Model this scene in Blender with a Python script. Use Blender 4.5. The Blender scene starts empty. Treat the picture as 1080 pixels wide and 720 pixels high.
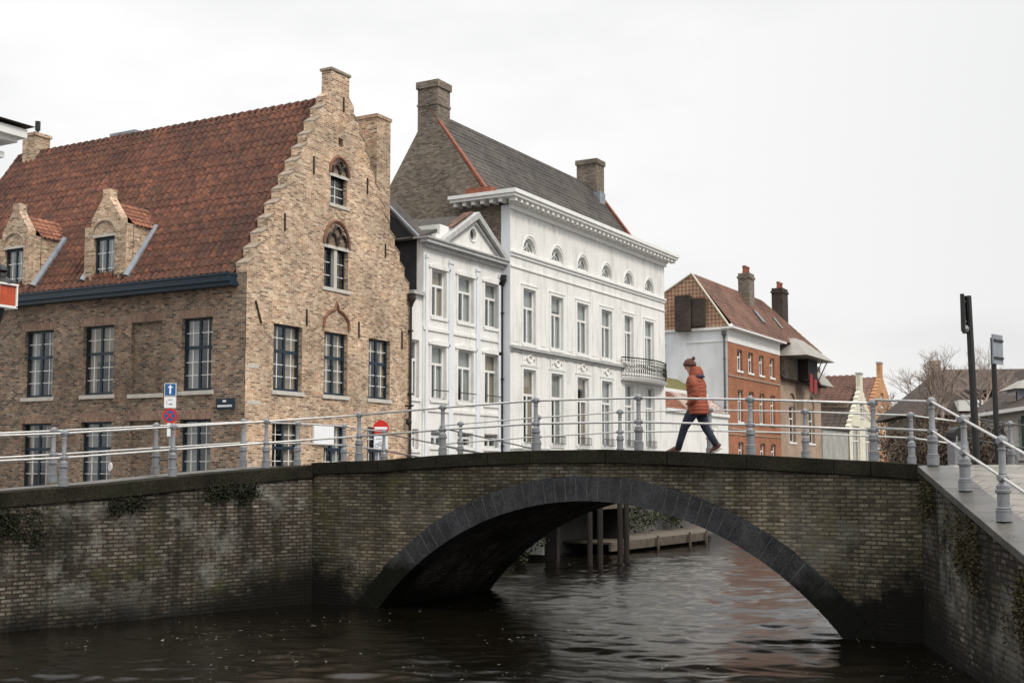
import bpy, bmesh, math, random
from mathutils import Vector, Matrix
from mathutils.geometry import tessellate_polygon
random.seed(7)
C = bpy.context.scene.collection
# ---------------------------------------------------------------- camera model (survey of the photograph)
F=1280.; CX,CY=540.,360.; YH=495.; PITCH=math.radians(4.5)
SH=YH-CY-F*math.tan(PITCH); CAMZ=2.78; th=math.atan2(720.,F)
def ray(px,py):
    a=(px-CX)/F; b=-(py-CY-SH)/F
    Y=math.cos(PITCH)-b*math.sin(PITCH); Z=math.sin(PITCH)+b*math.cos(PITCH)
    return (a*math.cos(th)-Y*math.sin(th), a*math.sin(th)+Y*math.cos(th), Z)
def atD(px,py,d):
    r=ray(px,py); Y=-r[0]*math.sin(th)+r[1]*math.cos(th); t=d/Y
    return Vector((r[0]*t,r[1]*t,CAMZ+r[2]*t))
def onU(px,py,u):
    r=ray(px,py); t=u/r[0]; return (r[1]*t, CAMZ+r[2]*t)
def onN(px,py,n):
    r=ray(px,py); t=n/r[1]; return (r[0]*t, CAMZ+r[2]*t)

# ---------------------------------------------------------------- object helpers
def tag(o,label=None,cat=None,group=None,kind=None):
    if label: o['label']=label
    if cat: o['category']=cat
    if group: o['group']=group
    if kind: o['kind']=kind
    return o
def thing(name,loc,label,cat,group=None,rz=0):
    o=bpy.data.objects.new(name,None); C.objects.link(o); o.location=loc; o.rotation_euler=(0,0,rz)
    o.empty_display_size=.2
    return tag(o,label,cat,group)
def wloc(o):
    v=Vector((0,0,0))
    while o is not None: v+=Vector(o.location); o=o.parent
    return v
class MB:
    def __init__(s): s.v=[]; s.f=[]; s.mi=[]; s.m=0
    def quad(s,*p):
        i=len(s.v); s.v+= [Vector(q) for q in p]; s.f.append(tuple(range(i,i+len(p)))); s.mi.append(s.m)
    def hexa(s,p):
        i=len(s.v); s.v+=[Vector(q) for q in p]
        for f in ((0,3,2,1),(4,5,6,7),(0,1,5,4),(1,2,6,5),(2,3,7,6),(3,0,4,7)):
            s.f.append(tuple(i+k for k in f)); s.mi.append(s.m)
    def box(s,x0,x1,y0,y1,z0,z1):
        s.hexa([(x0,y0,z0),(x1,y0,z0),(x1,y1,z0),(x0,y1,z0),(x0,y0,z1),(x1,y0,z1),(x1,y1,z1),(x0,y1,z1)])
    def pbox(s,P,a0,a1,z0,z1,d0,d1):
        s.hexa([P(a0,z0,d0),P(a1,z0,d0),P(a1,z0,d1),P(a0,z0,d1),P(a0,z1,d0),P(a1,z1,d0),P(a1,z1,d1),P(a0,z1,d1)])
    def prism(s,P,poly,d0,d1,holes=()):
        loops=[poly]+list(holes)
        flat=[q for l in loops for q in l]
        tri=tessellate_polygon([[Vector((a,b,0)) for a,b in l] for l in loops])
        i=len(s.v); k=len(flat)
        s.v+=[Vector(P(a,b,d0)) for a,b in flat]+[Vector(P(a,b,d1)) for a,b in flat]
        for t in tri:
            s.f.append((i+t[0],i+t[1],i+t[2])); s.mi.append(s.m)
            s.f.append((i+k+t[2],i+k+t[1],i+k+t[0])); s.mi.append(s.m)
        o=i
        for l in loops:
            m=len(l)
            for q in range(m):
                r=(q+1)%m; s.f.append((o+q,o+r,o+k+r,o+k+q)); s.mi.append(s.m)
            o+=m
    def tube(s,pts,r,n=8,caps=True):
        pts=[Vector(p) for p in pts]; rr=r if isinstance(r,(list,tuple)) else [r]*len(pts)
        base=len(s.v); up0=None
        for j,p in enumerate(pts):
            t=(pts[min(j+1,len(pts)-1)]-pts[max(j-1,0)])
            t = t.normalized() if t.length>1e-9 else Vector((0,0,1))
            a=up0 if up0 is not None else (Vector((0,0,1)) if abs(t.z)<.9 else Vector((1,0,0)))
            b=t.cross(a)
            if b.length<1e-4: b=t.cross(Vector((0.3,1,.2)))
            b.normalize(); a=b.cross(t); up0=a
            for k in range(n):
                w=2*math.pi*k/n; s.v.append(p+(a*math.cos(w)+b*math.sin(w))*rr[j])
        for j in range(len(pts)-1):
            for k in range(n):
                q=(k+1)%n; s.f.append((base+j*n+k,base+j*n+q,base+(j+1)*n+q,base+(j+1)*n+k)); s.mi.append(s.m)
        if caps:
            s.f.append(tuple(base+k for k in range(n))[::-1]); s.mi.append(s.m)
            e=base+(len(pts)-1)*n; s.f.append(tuple(e+k for k in range(n))); s.mi.append(s.m)
    def lathe(s,prof,c=(0,0,0),n=14):
        c=Vector(c); base=len(s.v)
        for r,z in prof:
            for k in range(n):
                w=2*math.pi*k/n; s.v.append(c+Vector((r*math.cos(w),r*math.sin(w),z)))
        for j in range(len(prof)-1):
            for k in range(n):
                q=(k+1)%n; s.f.append((base+j*n+k,base+j*n+q,base+(j+1)*n+q,base+(j+1)*n+k)); s.mi.append(s.m)
        s.f.append(tuple(base+k for k in range(n))[::-1]); s.mi.append(s.m)
        e=base+(len(prof)-1)*n; s.f.append(tuple(e+k for k in range(n))); s.mi.append(s.m)
    def loft(s,pts,rad,side=(0,1,0),n=18):
        pts=[Vector(p) for p in pts]; base=len(s.v); sd=Vector(side)
        for j,p in enumerate(pts):
            t=(pts[min(j+1,len(pts)-1)]-pts[max(j-1,0)]).normalized()
            a=(sd-t*sd.dot(t)).normalized(); b=t.cross(a)
            for k in range(n):
                w=2*math.pi*k/n; s.v.append(p+a*math.cos(w)*rad[j][0]+b*math.sin(w)*rad[j][1])
        for j in range(len(pts)-1):
            for k in range(n):
                q=(k+1)%n; s.f.append((base+j*n+k,base+j*n+q,base+(j+1)*n+q,base+(j+1)*n+k)); s.mi.append(s.m)
        s.f.append(tuple(base+k for k in range(n))[::-1]); s.mi.append(s.m)
        e=base+(len(pts)-1)*n; s.f.append(tuple(e+k for k in range(n))); s.mi.append(s.m)
    def build(s,name,mats,parent=None,loc=None,smooth=False,normals=True,bevel=0):
        if not isinstance(mats,(list,tuple)): mats=[mats]
        pw=wloc(parent) if parent is not None else Vector((0,0,0))
        L=Vector(loc) if loc is not None else Vector(pw)
        me=bpy.data.meshes.new(name)
        me.from_pydata([tuple(q-L) for q in s.v],[],s.f)
        for m in mats: me.materials.append(m)
        me.polygons.foreach_set('material_index',s.mi)
        if smooth: me.polygons.foreach_set('use_smooth',[True]*len(me.polygons))
        if normals:
            bm=bmesh.new(); bm.from_mesh(me); bmesh.ops.recalc_face_normals(bm,faces=bm.faces); bm.to_mesh(me); bm.free()
        me.update()
        o=bpy.data.objects.new(name,me); C.objects.link(o); o.location=L-pw
        if parent is not None: o.parent=parent
        if bevel:
            md=o.modifiers.new('bevel','BEVEL'); md.width=bevel; md.segments=2; md.limit_method='ANGLE'
        return o
def PU(u0):   # facade facing +u : coordinates (n,z), depth goes to -u
    return lambda a,b,d=0: (u0-d,a,b)
def PN(n0):   # facade facing -n : coordinates (u,z), depth goes to +n
    return lambda a,b,d=0: (a,n0+d,b)
def PR(o,d2): # rotated facade: origin o (x,y), direction d2, depth to the left of d2 (rotated +90)
    dx,dy=d2
    return lambda a,b,d=0: (o[0]+dx*a-dy*d, o[1]+dy*a+dx*d, b)

# ---------------------------------------------------------------- materials
def newmat(name):
    m=bpy.data.materials.new(name); m.use_nodes=True; nt=m.node_tree
    return m,nt,nt.nodes['Principled BSDF']
def N(nt,t,**kw):
    n=nt.nodes.new(t)
    for k,v in kw.items():
        if k in n.inputs: n.inputs[k].default_value=v
        else: setattr(n,k,v)
    return n
def L(nt,a,b): nt.links.new(a,b)
def walluv(nt):
    g=N(nt,'ShaderNodeNewGeometry'); sp=N(nt,'ShaderNodeSeparateXYZ'); L(nt,g.outputs['Position'],sp.inputs[0])
    sn=N(nt,'ShaderNodeSeparateXYZ'); L(nt,g.outputs['True Normal'],sn.inputs[0])
    ax=N(nt,'ShaderNodeMath',operation='ABSOLUTE'); L(nt,sn.outputs[0],ax.inputs[0])
    ay=N(nt,'ShaderNodeMath',operation='ABSOLUTE'); L(nt,sn.outputs[1],ay.inputs[0])
    az=N(nt,'ShaderNodeMath',operation='ABSOLUTE'); L(nt,sn.outputs[2],az.inputs[0])
    gt=N(nt,'ShaderNodeMath',operation='GREATER_THAN'); L(nt,ax.outputs[0],gt.inputs[0]); L(nt,ay.outputs[0],gt.inputs[1])
    gz=N(nt,'ShaderNodeMath',operation='GREATER_THAN'); L(nt,az.outputs[0],gz.inputs[0]); gz.inputs[1].default_value=.75
    c1=N(nt,'ShaderNodeCombineXYZ'); L(nt,sp.outputs[0],c1.inputs[0]); L(nt,sp.outputs[2],c1.inputs[1])
    c2=N(nt,'ShaderNodeCombineXYZ'); L(nt,sp.outputs[1],c2.inputs[0]); L(nt,sp.outputs[2],c2.inputs[1])
    c3=N(nt,'ShaderNodeCombineXYZ'); L(nt,sp.outputs[0],c3.inputs[0]); L(nt,sp.outputs[1],c3.inputs[1])
    m1=N(nt,'ShaderNodeMix',data_type='VECTOR'); L(nt,gt.outputs[0],m1.inputs[0]); L(nt,c1.outputs[0],m1.inputs[4]); L(nt,c2.outputs[0],m1.inputs[5])
    m2=N(nt,'ShaderNodeMix',data_type='VECTOR'); L(nt,gz.outputs[0],m2.inputs[0]); L(nt,m1.outputs[1],m2.inputs[4]); L(nt,c3.outputs[0],m2.inputs[5])
    return m2.outputs[1], g.outputs['Position'], sp
def ramp(nt,fac,stops):
    r=N(nt,'ShaderNodeValToRGB'); L(nt,fac,r.inputs[0]); e=r.color_ramp.elements
    while len(e)<len(stops): e.new(.5)
    for i,(p,c) in enumerate(stops):
        e[i].position=p; e[i].color=(*c,1) if len(c)==3 else c
    return r
def mixc(nt,fac,a,b,mode='MIX'):
    m=N(nt,'ShaderNodeMix',data_type='RGBA',blend_type=mode)
    if isinstance(fac,(int,float)): m.inputs[0].default_value=fac
    else: L(nt,fac,m.inputs[0])
    for s,i in ((a,6),(b,7)):
        if isinstance(s,(tuple,list)): m.inputs[i].default_value=(*s,1)
        else: L(nt,s,m.inputs[i])
    return m.outputs[2]
def noise(nt,vec,scale,detail=4,rough=.6):
    n=N(nt,'ShaderNodeTexNoise'); n.inputs['Scale'].default_value=scale; n.inputs['Detail'].default_value=detail; n.inputs['Roughness'].default_value=rough
    if vec is not None: L(nt,vec,n.inputs['Vector'])
    return n.outputs['Fac']
def g3(v): return (v,v,v)
def brick(name,cols,mortar,bw=.21,bh=.065,ms=.009,stain=(.55,1.15),rough=.92,waterline=False,bump=.6,wobble=.012,tint=None,moss=None,patch=None,streak=0):
    m,nt,b=newmat(name); uv,pos,sp=walluv(nt)
    # wobble
    nz=N(nt,'ShaderNodeTexNoise'); nz.inputs['Scale'].default_value=2.2; L(nt,pos,nz.inputs['Vector'])
    sc=N(nt,'ShaderNodeVectorMath',operation='SCALE'); L(nt,nz.outputs['Color'],sc.inputs[0]); sc.inputs['Scale'].default_value=wobble*2
    sb=N(nt,'ShaderNodeVectorMath',operation='MULTIPLY'); L(nt,sc.outputs[0],sb.inputs[0]); sb.inputs[1].default_value=(1,.45,1)
    ad=N(nt,'ShaderNodeVectorMath',operation='ADD'); L(nt,uv,ad.inputs[0]); L(nt,sb.outputs[0],ad.inputs[1])
    t=N(nt,'ShaderNodeTexBrick'); L(nt,ad.outputs[0],t.inputs['Vector'])
    t.inputs['Scale'].default_value=1; t.inputs['Brick Width'].default_value=bw; t.inputs['Row Height'].default_value=bh
    t.inputs['Mortar Size'].default_value=ms; t.inputs['Mortar Smooth'].default_value=.3
    t.inputs['Color1'].default_value=(0,0,0,1); t.inputs['Color2'].default_value=(1,1,1,1); t.inputs['Mortar'].default_value=(.5,.5,.5,1)
    k=len(cols); r=ramp(nt,t.outputs['Color'],[((i+.5)/k,c) for i,c in enumerate(cols)])
    # extra per-brick-ish variation
    mp=N(nt,'ShaderNodeMapping'); L(nt,uv,mp.inputs[0]); mp.inputs['Scale'].default_value=(1/bw,1/bh,1)
    fine=noise(nt,mp.outputs[0],1.7,2,.7)
    fr=ramp(nt,fine,[(.3,g3(.6)),(.7,g3(1.35))])
    c=mixc(nt,1,r.outputs[0],fr.outputs[0],'MULTIPLY')
    mn=noise(nt,pos,3,3); mr=ramp(nt,mn,[(.3,tuple(x*.7 for x in mortar)),(.7,tuple(min(1,x*1.2) for x in mortar))])
    c=mixc(nt,t.outputs['Fac'],c,mr.outputs[0])
    big=noise(nt,pos,.55,5,.62); br=ramp(nt,big,[(.34,g3(stain[0])),(.66,g3(stain[1]))])
    c=mixc(nt,1,c,br.outputs[0],'MULTIPLY')
    if tint:
        tr=ramp(nt,noise(nt,pos,1.1,6,.75),[(.46,g3(0)),(.66,g3(.38))]); c=mixc(nt,tr.outputs[0],c,mixc(nt,1,c,tuple((x/max(tint)*.6+.45) for x in tint),'MULTIPLY'))
        tr=ramp(nt,noise(nt,pos,7,4,.8),[(.3,g3(.72)),(.7,g3(1.28))]); c=mixc(nt,1,c,tr.outputs[0],'MULTIPLY')
    if streak:
        ms_=N(nt,'ShaderNodeMapping'); L(nt,pos,ms_.inputs[0]); ms_.inputs['Scale'].default_value=(2.2,2.2,.25)
        s=noise(nt,ms_.outputs[0],1.6,5,.7); sr=ramp(nt,s,[(.42,g3(0)),(.62,g3(1))])
        f=N(nt,'ShaderNodeMath',operation='MULTIPLY'); L(nt,sr.outputs[0],f.inputs[0]); f.inputs[1].default_value=streak
        c=mixc(nt,f.outputs[0],c,(.012,.011,.008))
    if patch:   # limewash / efflorescence with a shape of its own
        s=noise(nt,pos,.8,6,.7); sr=ramp(nt,s,[(.52,g3(0)),(.68,g3(patch[1]))]); c=mixc(nt,sr.outputs[0],c,patch[0])
    if moss:
        s=noise(nt,pos,1.3,6,.75); sr=ramp(nt,s,[(.55,g3(0)),(.68,g3(moss[1]))]); c=mixc(nt,sr.outputs[0],c,moss[0])
    if waterline:   # algae / wet band at the tide mark
        wn=noise(nt,pos,1.6,9,.78)
        h=N(nt,'ShaderNodeMath',operation='MULTIPLY_ADD'); L(nt,wn,h.inputs[0]); h.inputs[1].default_value=1.5; h.inputs[2].default_value=-.86
        d=N(nt,'ShaderNodeMath',operation='SUBTRACT'); L(nt,sp.outputs[2],d.inputs[0]); L(nt,h.outputs[0],d.inputs[1])
        cur=d
        for cx_,cy_,rad_,hh_ in ((-16.1,20.3,2.6,1.3),(-3.9,20.3,2.6,1.9)):   # slime climbs higher in the two wet corners
            dn=N(nt,'ShaderNodeVectorMath',operation='DISTANCE'); cmb=N(nt,'ShaderNodeCombineXYZ'); L(nt,sp.outputs[0],cmb.inputs[0]); L(nt,sp.outputs[1],cmb.inputs[1]); L(nt,cmb.outputs[0],dn.inputs[0]); dn.inputs[1].default_value=(cx_,cy_,0)
            mr_=N(nt,'ShaderNodeMapRange'); L(nt,dn.outputs['Value'],mr_.inputs[0]); mr_.inputs[1].default_value=0; mr_.inputs[2].default_value=rad_; mr_.inputs[3].default_value=1; mr_.inputs[4].default_value=0
            w2=N(nt,'ShaderNodeMath',operation='MULTIPLY'); L(nt,mr_.outputs[0],w2.inputs[0]); L(nt,wn,w2.inputs[1])
            sb2=N(nt,'ShaderNodeMath',operation='MULTIPLY_ADD'); L(nt,w2.outputs[0],sb2.inputs[0]); sb2.inputs[1].default_value=-hh_; L(nt,cur.outputs[0],sb2.inputs[2]); cur=sb2
        gr=ramp(nt,cur.outputs[0],[(.0,g3(1)),(.22,g3(.8)),(.62,g3(0))])
        c=mixc(nt,gr.outputs[0],c,(.005,.0045,.003))
    L(nt,c,b.inputs['Base Color']); b.inputs['Roughness'].default_value=rough; b.inputs['Specular IOR Level'].default_value=.2
    bm_=N(nt,'ShaderNodeBump'); bm_.inputs['Strength'].default_value=bump; bm_.inputs['Distance'].default_value=.012
    iv=N(nt,'ShaderNodeMath',operation='SUBTRACT'); iv.inputs[0].default_value=1; L(nt,t.outputs['Fac'],iv.inputs[1])
    a2=N(nt,'ShaderNodeMath',operation='ADD'); L(nt,iv.outputs[0],a2.inputs[0]); L(nt,noise(nt,pos,25,4,.7),a2.inputs[1])
    L(nt,a2.outputs[0],bm_.inputs['Height']); L(nt,bm_.outputs[0],b.inputs['Normal'])
    return m
def plain(name,col,rough=.6,var=.12,scale=2.,metal=0,bump=0,spec=.4,dirt=None,fine=0,wl=None):
    m,nt,b=newmat(name); g=N(nt,'ShaderNodeNewGeometry'); pos=g.outputs['Position']
    n=noise(nt,pos,scale,5,.65); r=ramp(nt,n,[(.3,tuple(x*(1-var) for x in col)),(.7,tuple(min(1,x*(1+var)) for x in col))])
    c=r.outputs[0]
    if fine:
        r2=ramp(nt,noise(nt,pos,scale*14,3,.7),[(.35,g3(1-fine)),(.65,g3(1+fine))]); c=mixc(nt,1,c,r2.outputs[0],'MULTIPLY')
    if dirt:
        mp=N(nt,'ShaderNodeMapping'); L(nt,pos,mp.inputs[0]); mp.inputs['Scale'].default_value=(1.6,1.6,.35)
        s=noise(nt,mp.outputs[0],1.5,6,.7); sr=ramp(nt,s,[(.5,g3(0)),(.75,g3(dirt[1]))]); c=mixc(nt,sr.outputs[0],c,dirt[0])
    if wl:
        sp=N(nt,'ShaderNodeSeparateXYZ'); L(nt,pos,sp.inputs[0]); h=N(nt,'ShaderNodeMath',operation='MULTIPLY_ADD'); L(nt,noise(nt,pos,1.6,5,.7),h.inputs[0]); h.inputs[1].default_value=-1.5; L(nt,sp.outputs[2],h.inputs[2])
        gr=ramp(nt,h.outputs[0],[(.0,g3(1)),(wl,g3(0))]); c=mixc(nt,gr.outputs[0],c,(.005,.005,.003))
    L(nt,c,b.inputs['Base Color']); b.inputs['Roughness'].default_value=rough; b.inputs['Metallic'].default_value=metal; b.inputs['Specular IOR Level'].default_value=spec
    if bump:
        bb=N(nt,'ShaderNodeBump'); bb.inputs['Strength'].default_value=bump; bb.inputs['Distance'].default_value=.02
        L(nt,noise(nt,pos,scale*8,5,.7),bb.inputs['Height']); L(nt,bb.outputs[0],b.inputs['Normal'])
    return m
M={}
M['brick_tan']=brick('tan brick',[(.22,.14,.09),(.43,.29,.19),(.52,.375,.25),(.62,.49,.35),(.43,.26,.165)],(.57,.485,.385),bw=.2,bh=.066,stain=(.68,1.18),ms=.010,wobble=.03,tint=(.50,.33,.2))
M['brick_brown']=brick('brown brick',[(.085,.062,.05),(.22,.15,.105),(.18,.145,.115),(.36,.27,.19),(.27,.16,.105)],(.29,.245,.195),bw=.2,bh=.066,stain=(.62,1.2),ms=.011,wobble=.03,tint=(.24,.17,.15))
M['brick_canal']=brick('canal brick',[(.065,.050,.038),(.125,.098,.074),(.16,.135,.105),(.095,.076,.058),(.20,.175,.14)],(.042,.037,.030),bw=.195,bh=.072,ms=.016,stain=(.45,1.5),waterline=True,bump=1,wobble=.03,streak=.75,patch=((.23,.225,.20),.75),moss=((.05,.05,.018),.8))
M['brick_bridge']=brick('bridge brick',[(.075,.060,.042),(.135,.112,.076),(.17,.145,.10),(.105,.084,.058),(.21,.18,.13)],(.058,.051,.038),bw=.19,bh=.068,ms=.014,stain=(.5,1.5),waterline=True,bump=1,wobble=.03,streak=.45,patch=((.19,.18,.155),.4),moss=((.075,.070,.022),.6))
M['brick_right']=brick('dark streaked canal brick',[(.03,.023,.018),(.075,.058,.042),(.10,.082,.06),(.05,.04,.03),(.14,.12,.095)],(.025,.022,.018),bw=.215,bh=.082,ms=.019,stain=(.35,1.4),waterline=True,bump=1,wobble=.04,streak=.95,patch=((.17,.16,.14),.75),moss=((.03,.030,.009),.9))
M['brick_grey']=brick('weathered grey brick',[(.11,.09,.07),(.20,.165,.13),(.27,.22,.17),(.16,.125,.10)],(.20,.18,.155),stain=(.75,1.12))
M['brick_dark']=brick('sooty brick',[(.05,.04,.034),(.09,.068,.055),(.07,.053,.044)],(.07,.06,.052))
M['brick_red']=brick('orange red brick',[(.30,.115,.065),(.42,.17,.09),(.36,.135,.07)],(.38,.24,.16),stain=(.82,1.1),ms=.006)
M['brick_orange']=brick('orange brick',[(.50,.25,.12),(.60,.32,.16),(.55,.28,.13)],(.5,.36,.24),stain=(.8,1.1),ms=.006)
M['brick_beige']=brick('beige brick',[(.36,.26,.19),(.45,.33,.25),(.40,.28,.20)],(.40,.33,.27),stain=(.8,1.1),ms=.006)
M['white_wall']=plain('white stucco',(.76,.75,.72),.78,.06,1.0,bump=.15,dirt=((.40,.38,.33),.6),fine=.05)
M['grey_stucco']=plain('pale grey stucco',(.70,.72,.75),.8,.05,.9,dirt=((.42,.42,.42),.4))
M['cream']=plain('cream stone',(.66,.62,.50),.8,.1,2,dirt=((.3,.28,.2),.5))
M['trim']=plain('white paint',(.76,.755,.73),.55,.05,3,dirt=((.45,.44,.40),.3))
M['sill']=plain('pale stone',(.50,.47,.42),.8,.15,4,bump=.2)
M['navy']=plain('navy paint',(.012,.028,.045),.4,.2,3)
M['black']=plain('black iron',(.012,.012,.012),.5,.2,6)
M['iron']=plain('rusty black iron',(.03,.022,.018),.7,.3,8)
M['lead']=plain('lead flashing',(.21,.23,.26),.55,.25,5,bump=.2)
M['greytrim']=plain('weathered grey moulding',(.40,.40,.39),.75,.2,4)
M['stepcap']=plain('weathered brick on edge',(.26,.21,.16),.9,.35,6,bump=.3)
M['hood']=plain('dark hood brick',(.20,.095,.06),.9,.3,7)
M['slate']=plain('black slate cladding',(.022,.023,.025),.65,.35,3,fine=.4)
M['post']=plain('grey cast iron paint',(.20,.207,.22),.42,.2,9,bump=.12,dirt=((.10,.09,.08),.7),fine=.12)
M['rail']=plain('pale worn steel rail',(.50,.49,.47),.4,.2,14,metal=.3)
M['darkrail']=plain('dark steel rail',(.09,.09,.09),.5,.2,9)
M['coping']=plain('dark mossy coping stone',(.020,.018,.013),.9,.45,1.6,spec=.08,bump=.6,dirt=((.016,.021,.006),.8),fine=.4)
M['coping_pale']=plain('wet grey coping stone',(.085,.08,.072),.38,.35,1.8,bump=.35,fine=.2)
M['voussoir']=plain('blue grey arch stone',(.036,.037,.040),.85,.45,2.4,spec=.15,bump=.6,dirt=((.075,.075,.07),.55),fine=.4,wl=.45)
M['joint']=plain('pale arch mortar',(.11,.11,.10),.9,.5,5,wl=.45)
M['asphalt']=plain('road stone',(.12,.115,.11),.8,.2,3,bump=.3)
M['timber']=plain('weathered timber',(.10,.08,.06),.85,.35,4,bump=.3)
M['darktimber']=plain('dark wet timber',(.016,.012,.010),.7,.3,4)
M['red_paint']=plain('dark red paint',(.25,.02,.02),.6,.15,3)
M['verge']=plain('red verge tile',(.22,.075,.045),.8,.35,5)
M['concrete']=plain('grey render',(.33,.33,.30),.85,.2,1.2,dirt=((.18,.18,.15),.6))
M['lead_roof']=plain('pale zinc roof',(.27,.25,.22),.5,.15,2)
M['bark']=plain('winter bark',(.16,.125,.10),.9,.2,3)
M['twig']=plain('winter twigs',(.27,.21,.175),.9,.2,2)
M['twigdark']=plain('dark winter twigs',(.075,.055,.038),.9,.3,2)
M['weed']=plain('dark wall weed',(.014,.017,.006),.9,.4,9)
M['leafgreen']=plain('dull green leaves',(.030,.036,.012),.8,.4,9)
M['leafolive']=plain('olive moss leaves',(.040,.034,.010),.85,.4,9)
M['curtain']=plain('grey net curtain',(.36,.36,.34),.9,.1,6)
M['curtain_tan']=plain('tan curtain',(.34,.27,.19),.9,.1,6)
M['interior']=plain('dim interior',(.16,.15,.14),.9,.2,2)
def tiles_mat(name,cols,rough=.75,scale=9,moss=None,spec=.3):
    m,nt,b=newmat(name); g=N(nt,'ShaderNodeNewGeometry'); pos=g.outputs['Position']
    v=N(nt,'ShaderNodeTexVoronoi'); v.inputs['Scale'].default_value=scale*.6; L(nt,pos,v.inputs['Vector'])
    s=N(nt,'ShaderNodeSeparateColor'); L(nt,v.outputs['Color'],s.inputs[0])
    k=len(cols); r=ramp(nt,s.outputs[0],[((i+.5)/k,c) for i,c in enumerate(cols)])
    br=ramp(nt,noise(nt,pos,.5,5,.65),[(.33,g3(.6)),(.68,g3(1.3))]); c=mixc(nt,1,r.outputs[0],br.outputs[0],'MULTIPLY')
    fr=ramp(nt,noise(nt,pos,scale*2,4,.7),[(.3,g3(.6)),(.7,g3(1.3))]); c=mixc(nt,1,c,fr.outputs[0],'MULTIPLY')
    if moss:
        sr=ramp(nt,noise(nt,pos,2.2,6,.75),[(.52,g3(0)),(.66,g3(moss[1]))]); c=mixc(nt,sr.outputs[0],c,moss[0])
    L(nt,c,b.inputs['Base Color']); b.inputs['Roughness'].default_value=rough; b.inputs['Specular IOR Level'].default_value=spec
    return m
M['tile_red']=tiles_mat('old red pantile',[(.065,.026,.017),(.095,.035,.021),(.12,.044,.025),(.08,.029,.018),(.16,.058,.03)],moss=((.045,.034,.022),.7))
M['tile_wing']=tiles_mat('reddish brown tile',[(.10,.045,.03),(.14,.06,.038),(.08,.038,.028)])
M['tile_orange']=tiles_mat('orange pantile',[(.20,.08,.045),(.28,.11,.06),(.15,.06,.035)])
M['tile_brown']=tiles_mat('grey brown tile',[(.05,.043,.038),(.065,.056,.048),(.08,.068,.058)],moss=((.09,.09,.075),.25))
M['tile_rust']=tiles_mat('rust brown tile',[(.16,.085,.06),(.20,.10,.07),(.14,.075,.055)],moss=((.20,.15,.12),.35))
M['tile_dark']=tiles_mat('dark brown tile',[(.045,.032,.026),(.065,.045,.035)],moss=((.08,.06,.045),.3))
M['tile_lichen']=tiles_mat('pink lichen tile',[(.42,.32,.28),(.55,.45,.40),(.24,.17,.14)],scale=14)
M['moss']=plain('green moss',(.12,.11,.035),.9,.4,6,bump=.4)
def checker_mat():
    m,nt,b=newmat('patterned hung tile'); uv,pos,sp=walluv(nt)
    mp=N(nt,'ShaderNodeMapping'); L(nt,uv,mp.inputs[0]); mp.inputs['Rotation'].default_value=(0,0,math.radians(45)); mp.inputs['Scale'].default_value=(6.2,6.2,1)
    t=N(nt,'ShaderNodeTexChecker'); t.inputs['Scale'].default_value=1; L(nt,mp.outputs[0],t.inputs[0])
    t.inputs['Color1'].default_value=(.27,.12,.075,1); t.inputs['Color2'].default_value=(.42,.30,.20,1)
    br=ramp(nt,noise(nt,pos,4,4),[(.3,g3(.7)),(.7,g3(1.2))]); L(nt,mixc(nt,1,t.outputs[0],br.outputs[0],'MULTIPLY'),b.inputs['Base Color']); b.inputs['Roughness'].default_value=.8
    return m
M['checker']=checker_mat()
def glass_mat(name,tint=(.85,.88,.88)):
    m=bpy.data.materials.new(name); m.use_nodes=True; nt=m.node_tree; nt.nodes.clear()
    o=N(nt,'ShaderNodeOutputMaterial'); t=N(nt,'ShaderNodeBsdfTransparent'); t.inputs[0].default_value=(*tint,1)
    gl=N(nt,'ShaderNodeBsdfGlossy'); gl.inputs['Roughness'].default_value=.03; gl.inputs['Color'].default_value=(.9,.93,.95,1)
    lw_=N(nt,'ShaderNodeLayerWeight'); lw_.inputs['Blend'].default_value=.5; pw=N(nt,'ShaderNodeMath',operation='POWER'); L(nt,lw_.outputs['Facing'],pw.inputs[0]); pw.inputs[1].default_value=4; fr=N(nt,'ShaderNodeMath',operation='MULTIPLY_ADD'); L(nt,pw.outputs[0],fr.inputs[0]); fr.inputs[1].default_value=.8; fr.inputs[2].default_value=.09
    nz=N(nt,'ShaderNodeBump'); nz.inputs['Strength'].default_value=.05; g=N(nt,'ShaderNodeNewGeometry'); L(nt,noise(nt,g.outputs['Position'],1.5,2),nz.inputs['Height']); L(nt,nz.outputs[0],gl.inputs['Normal'])
    mx=N(nt,'ShaderNodeMixShader'); L(nt,fr.outputs[0],mx.inputs[0]); L(nt,t.outputs[0],mx.inputs[1]); L(nt,gl.outputs[0],mx.inputs[2]); L(nt,mx.outputs[0],o.inputs[0])
    return m
M['glass']=glass_mat('window glass')
def glass_dark():
    m,nt,b=newmat('dark window glass'); b.inputs['Base Color'].default_value=(.035,.04,.042,1); b.inputs['Roughness'].default_value=.06; b.inputs['Specular IOR Level'].default_value=.6
    return m
M['glassdark']=glass_dark()
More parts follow.
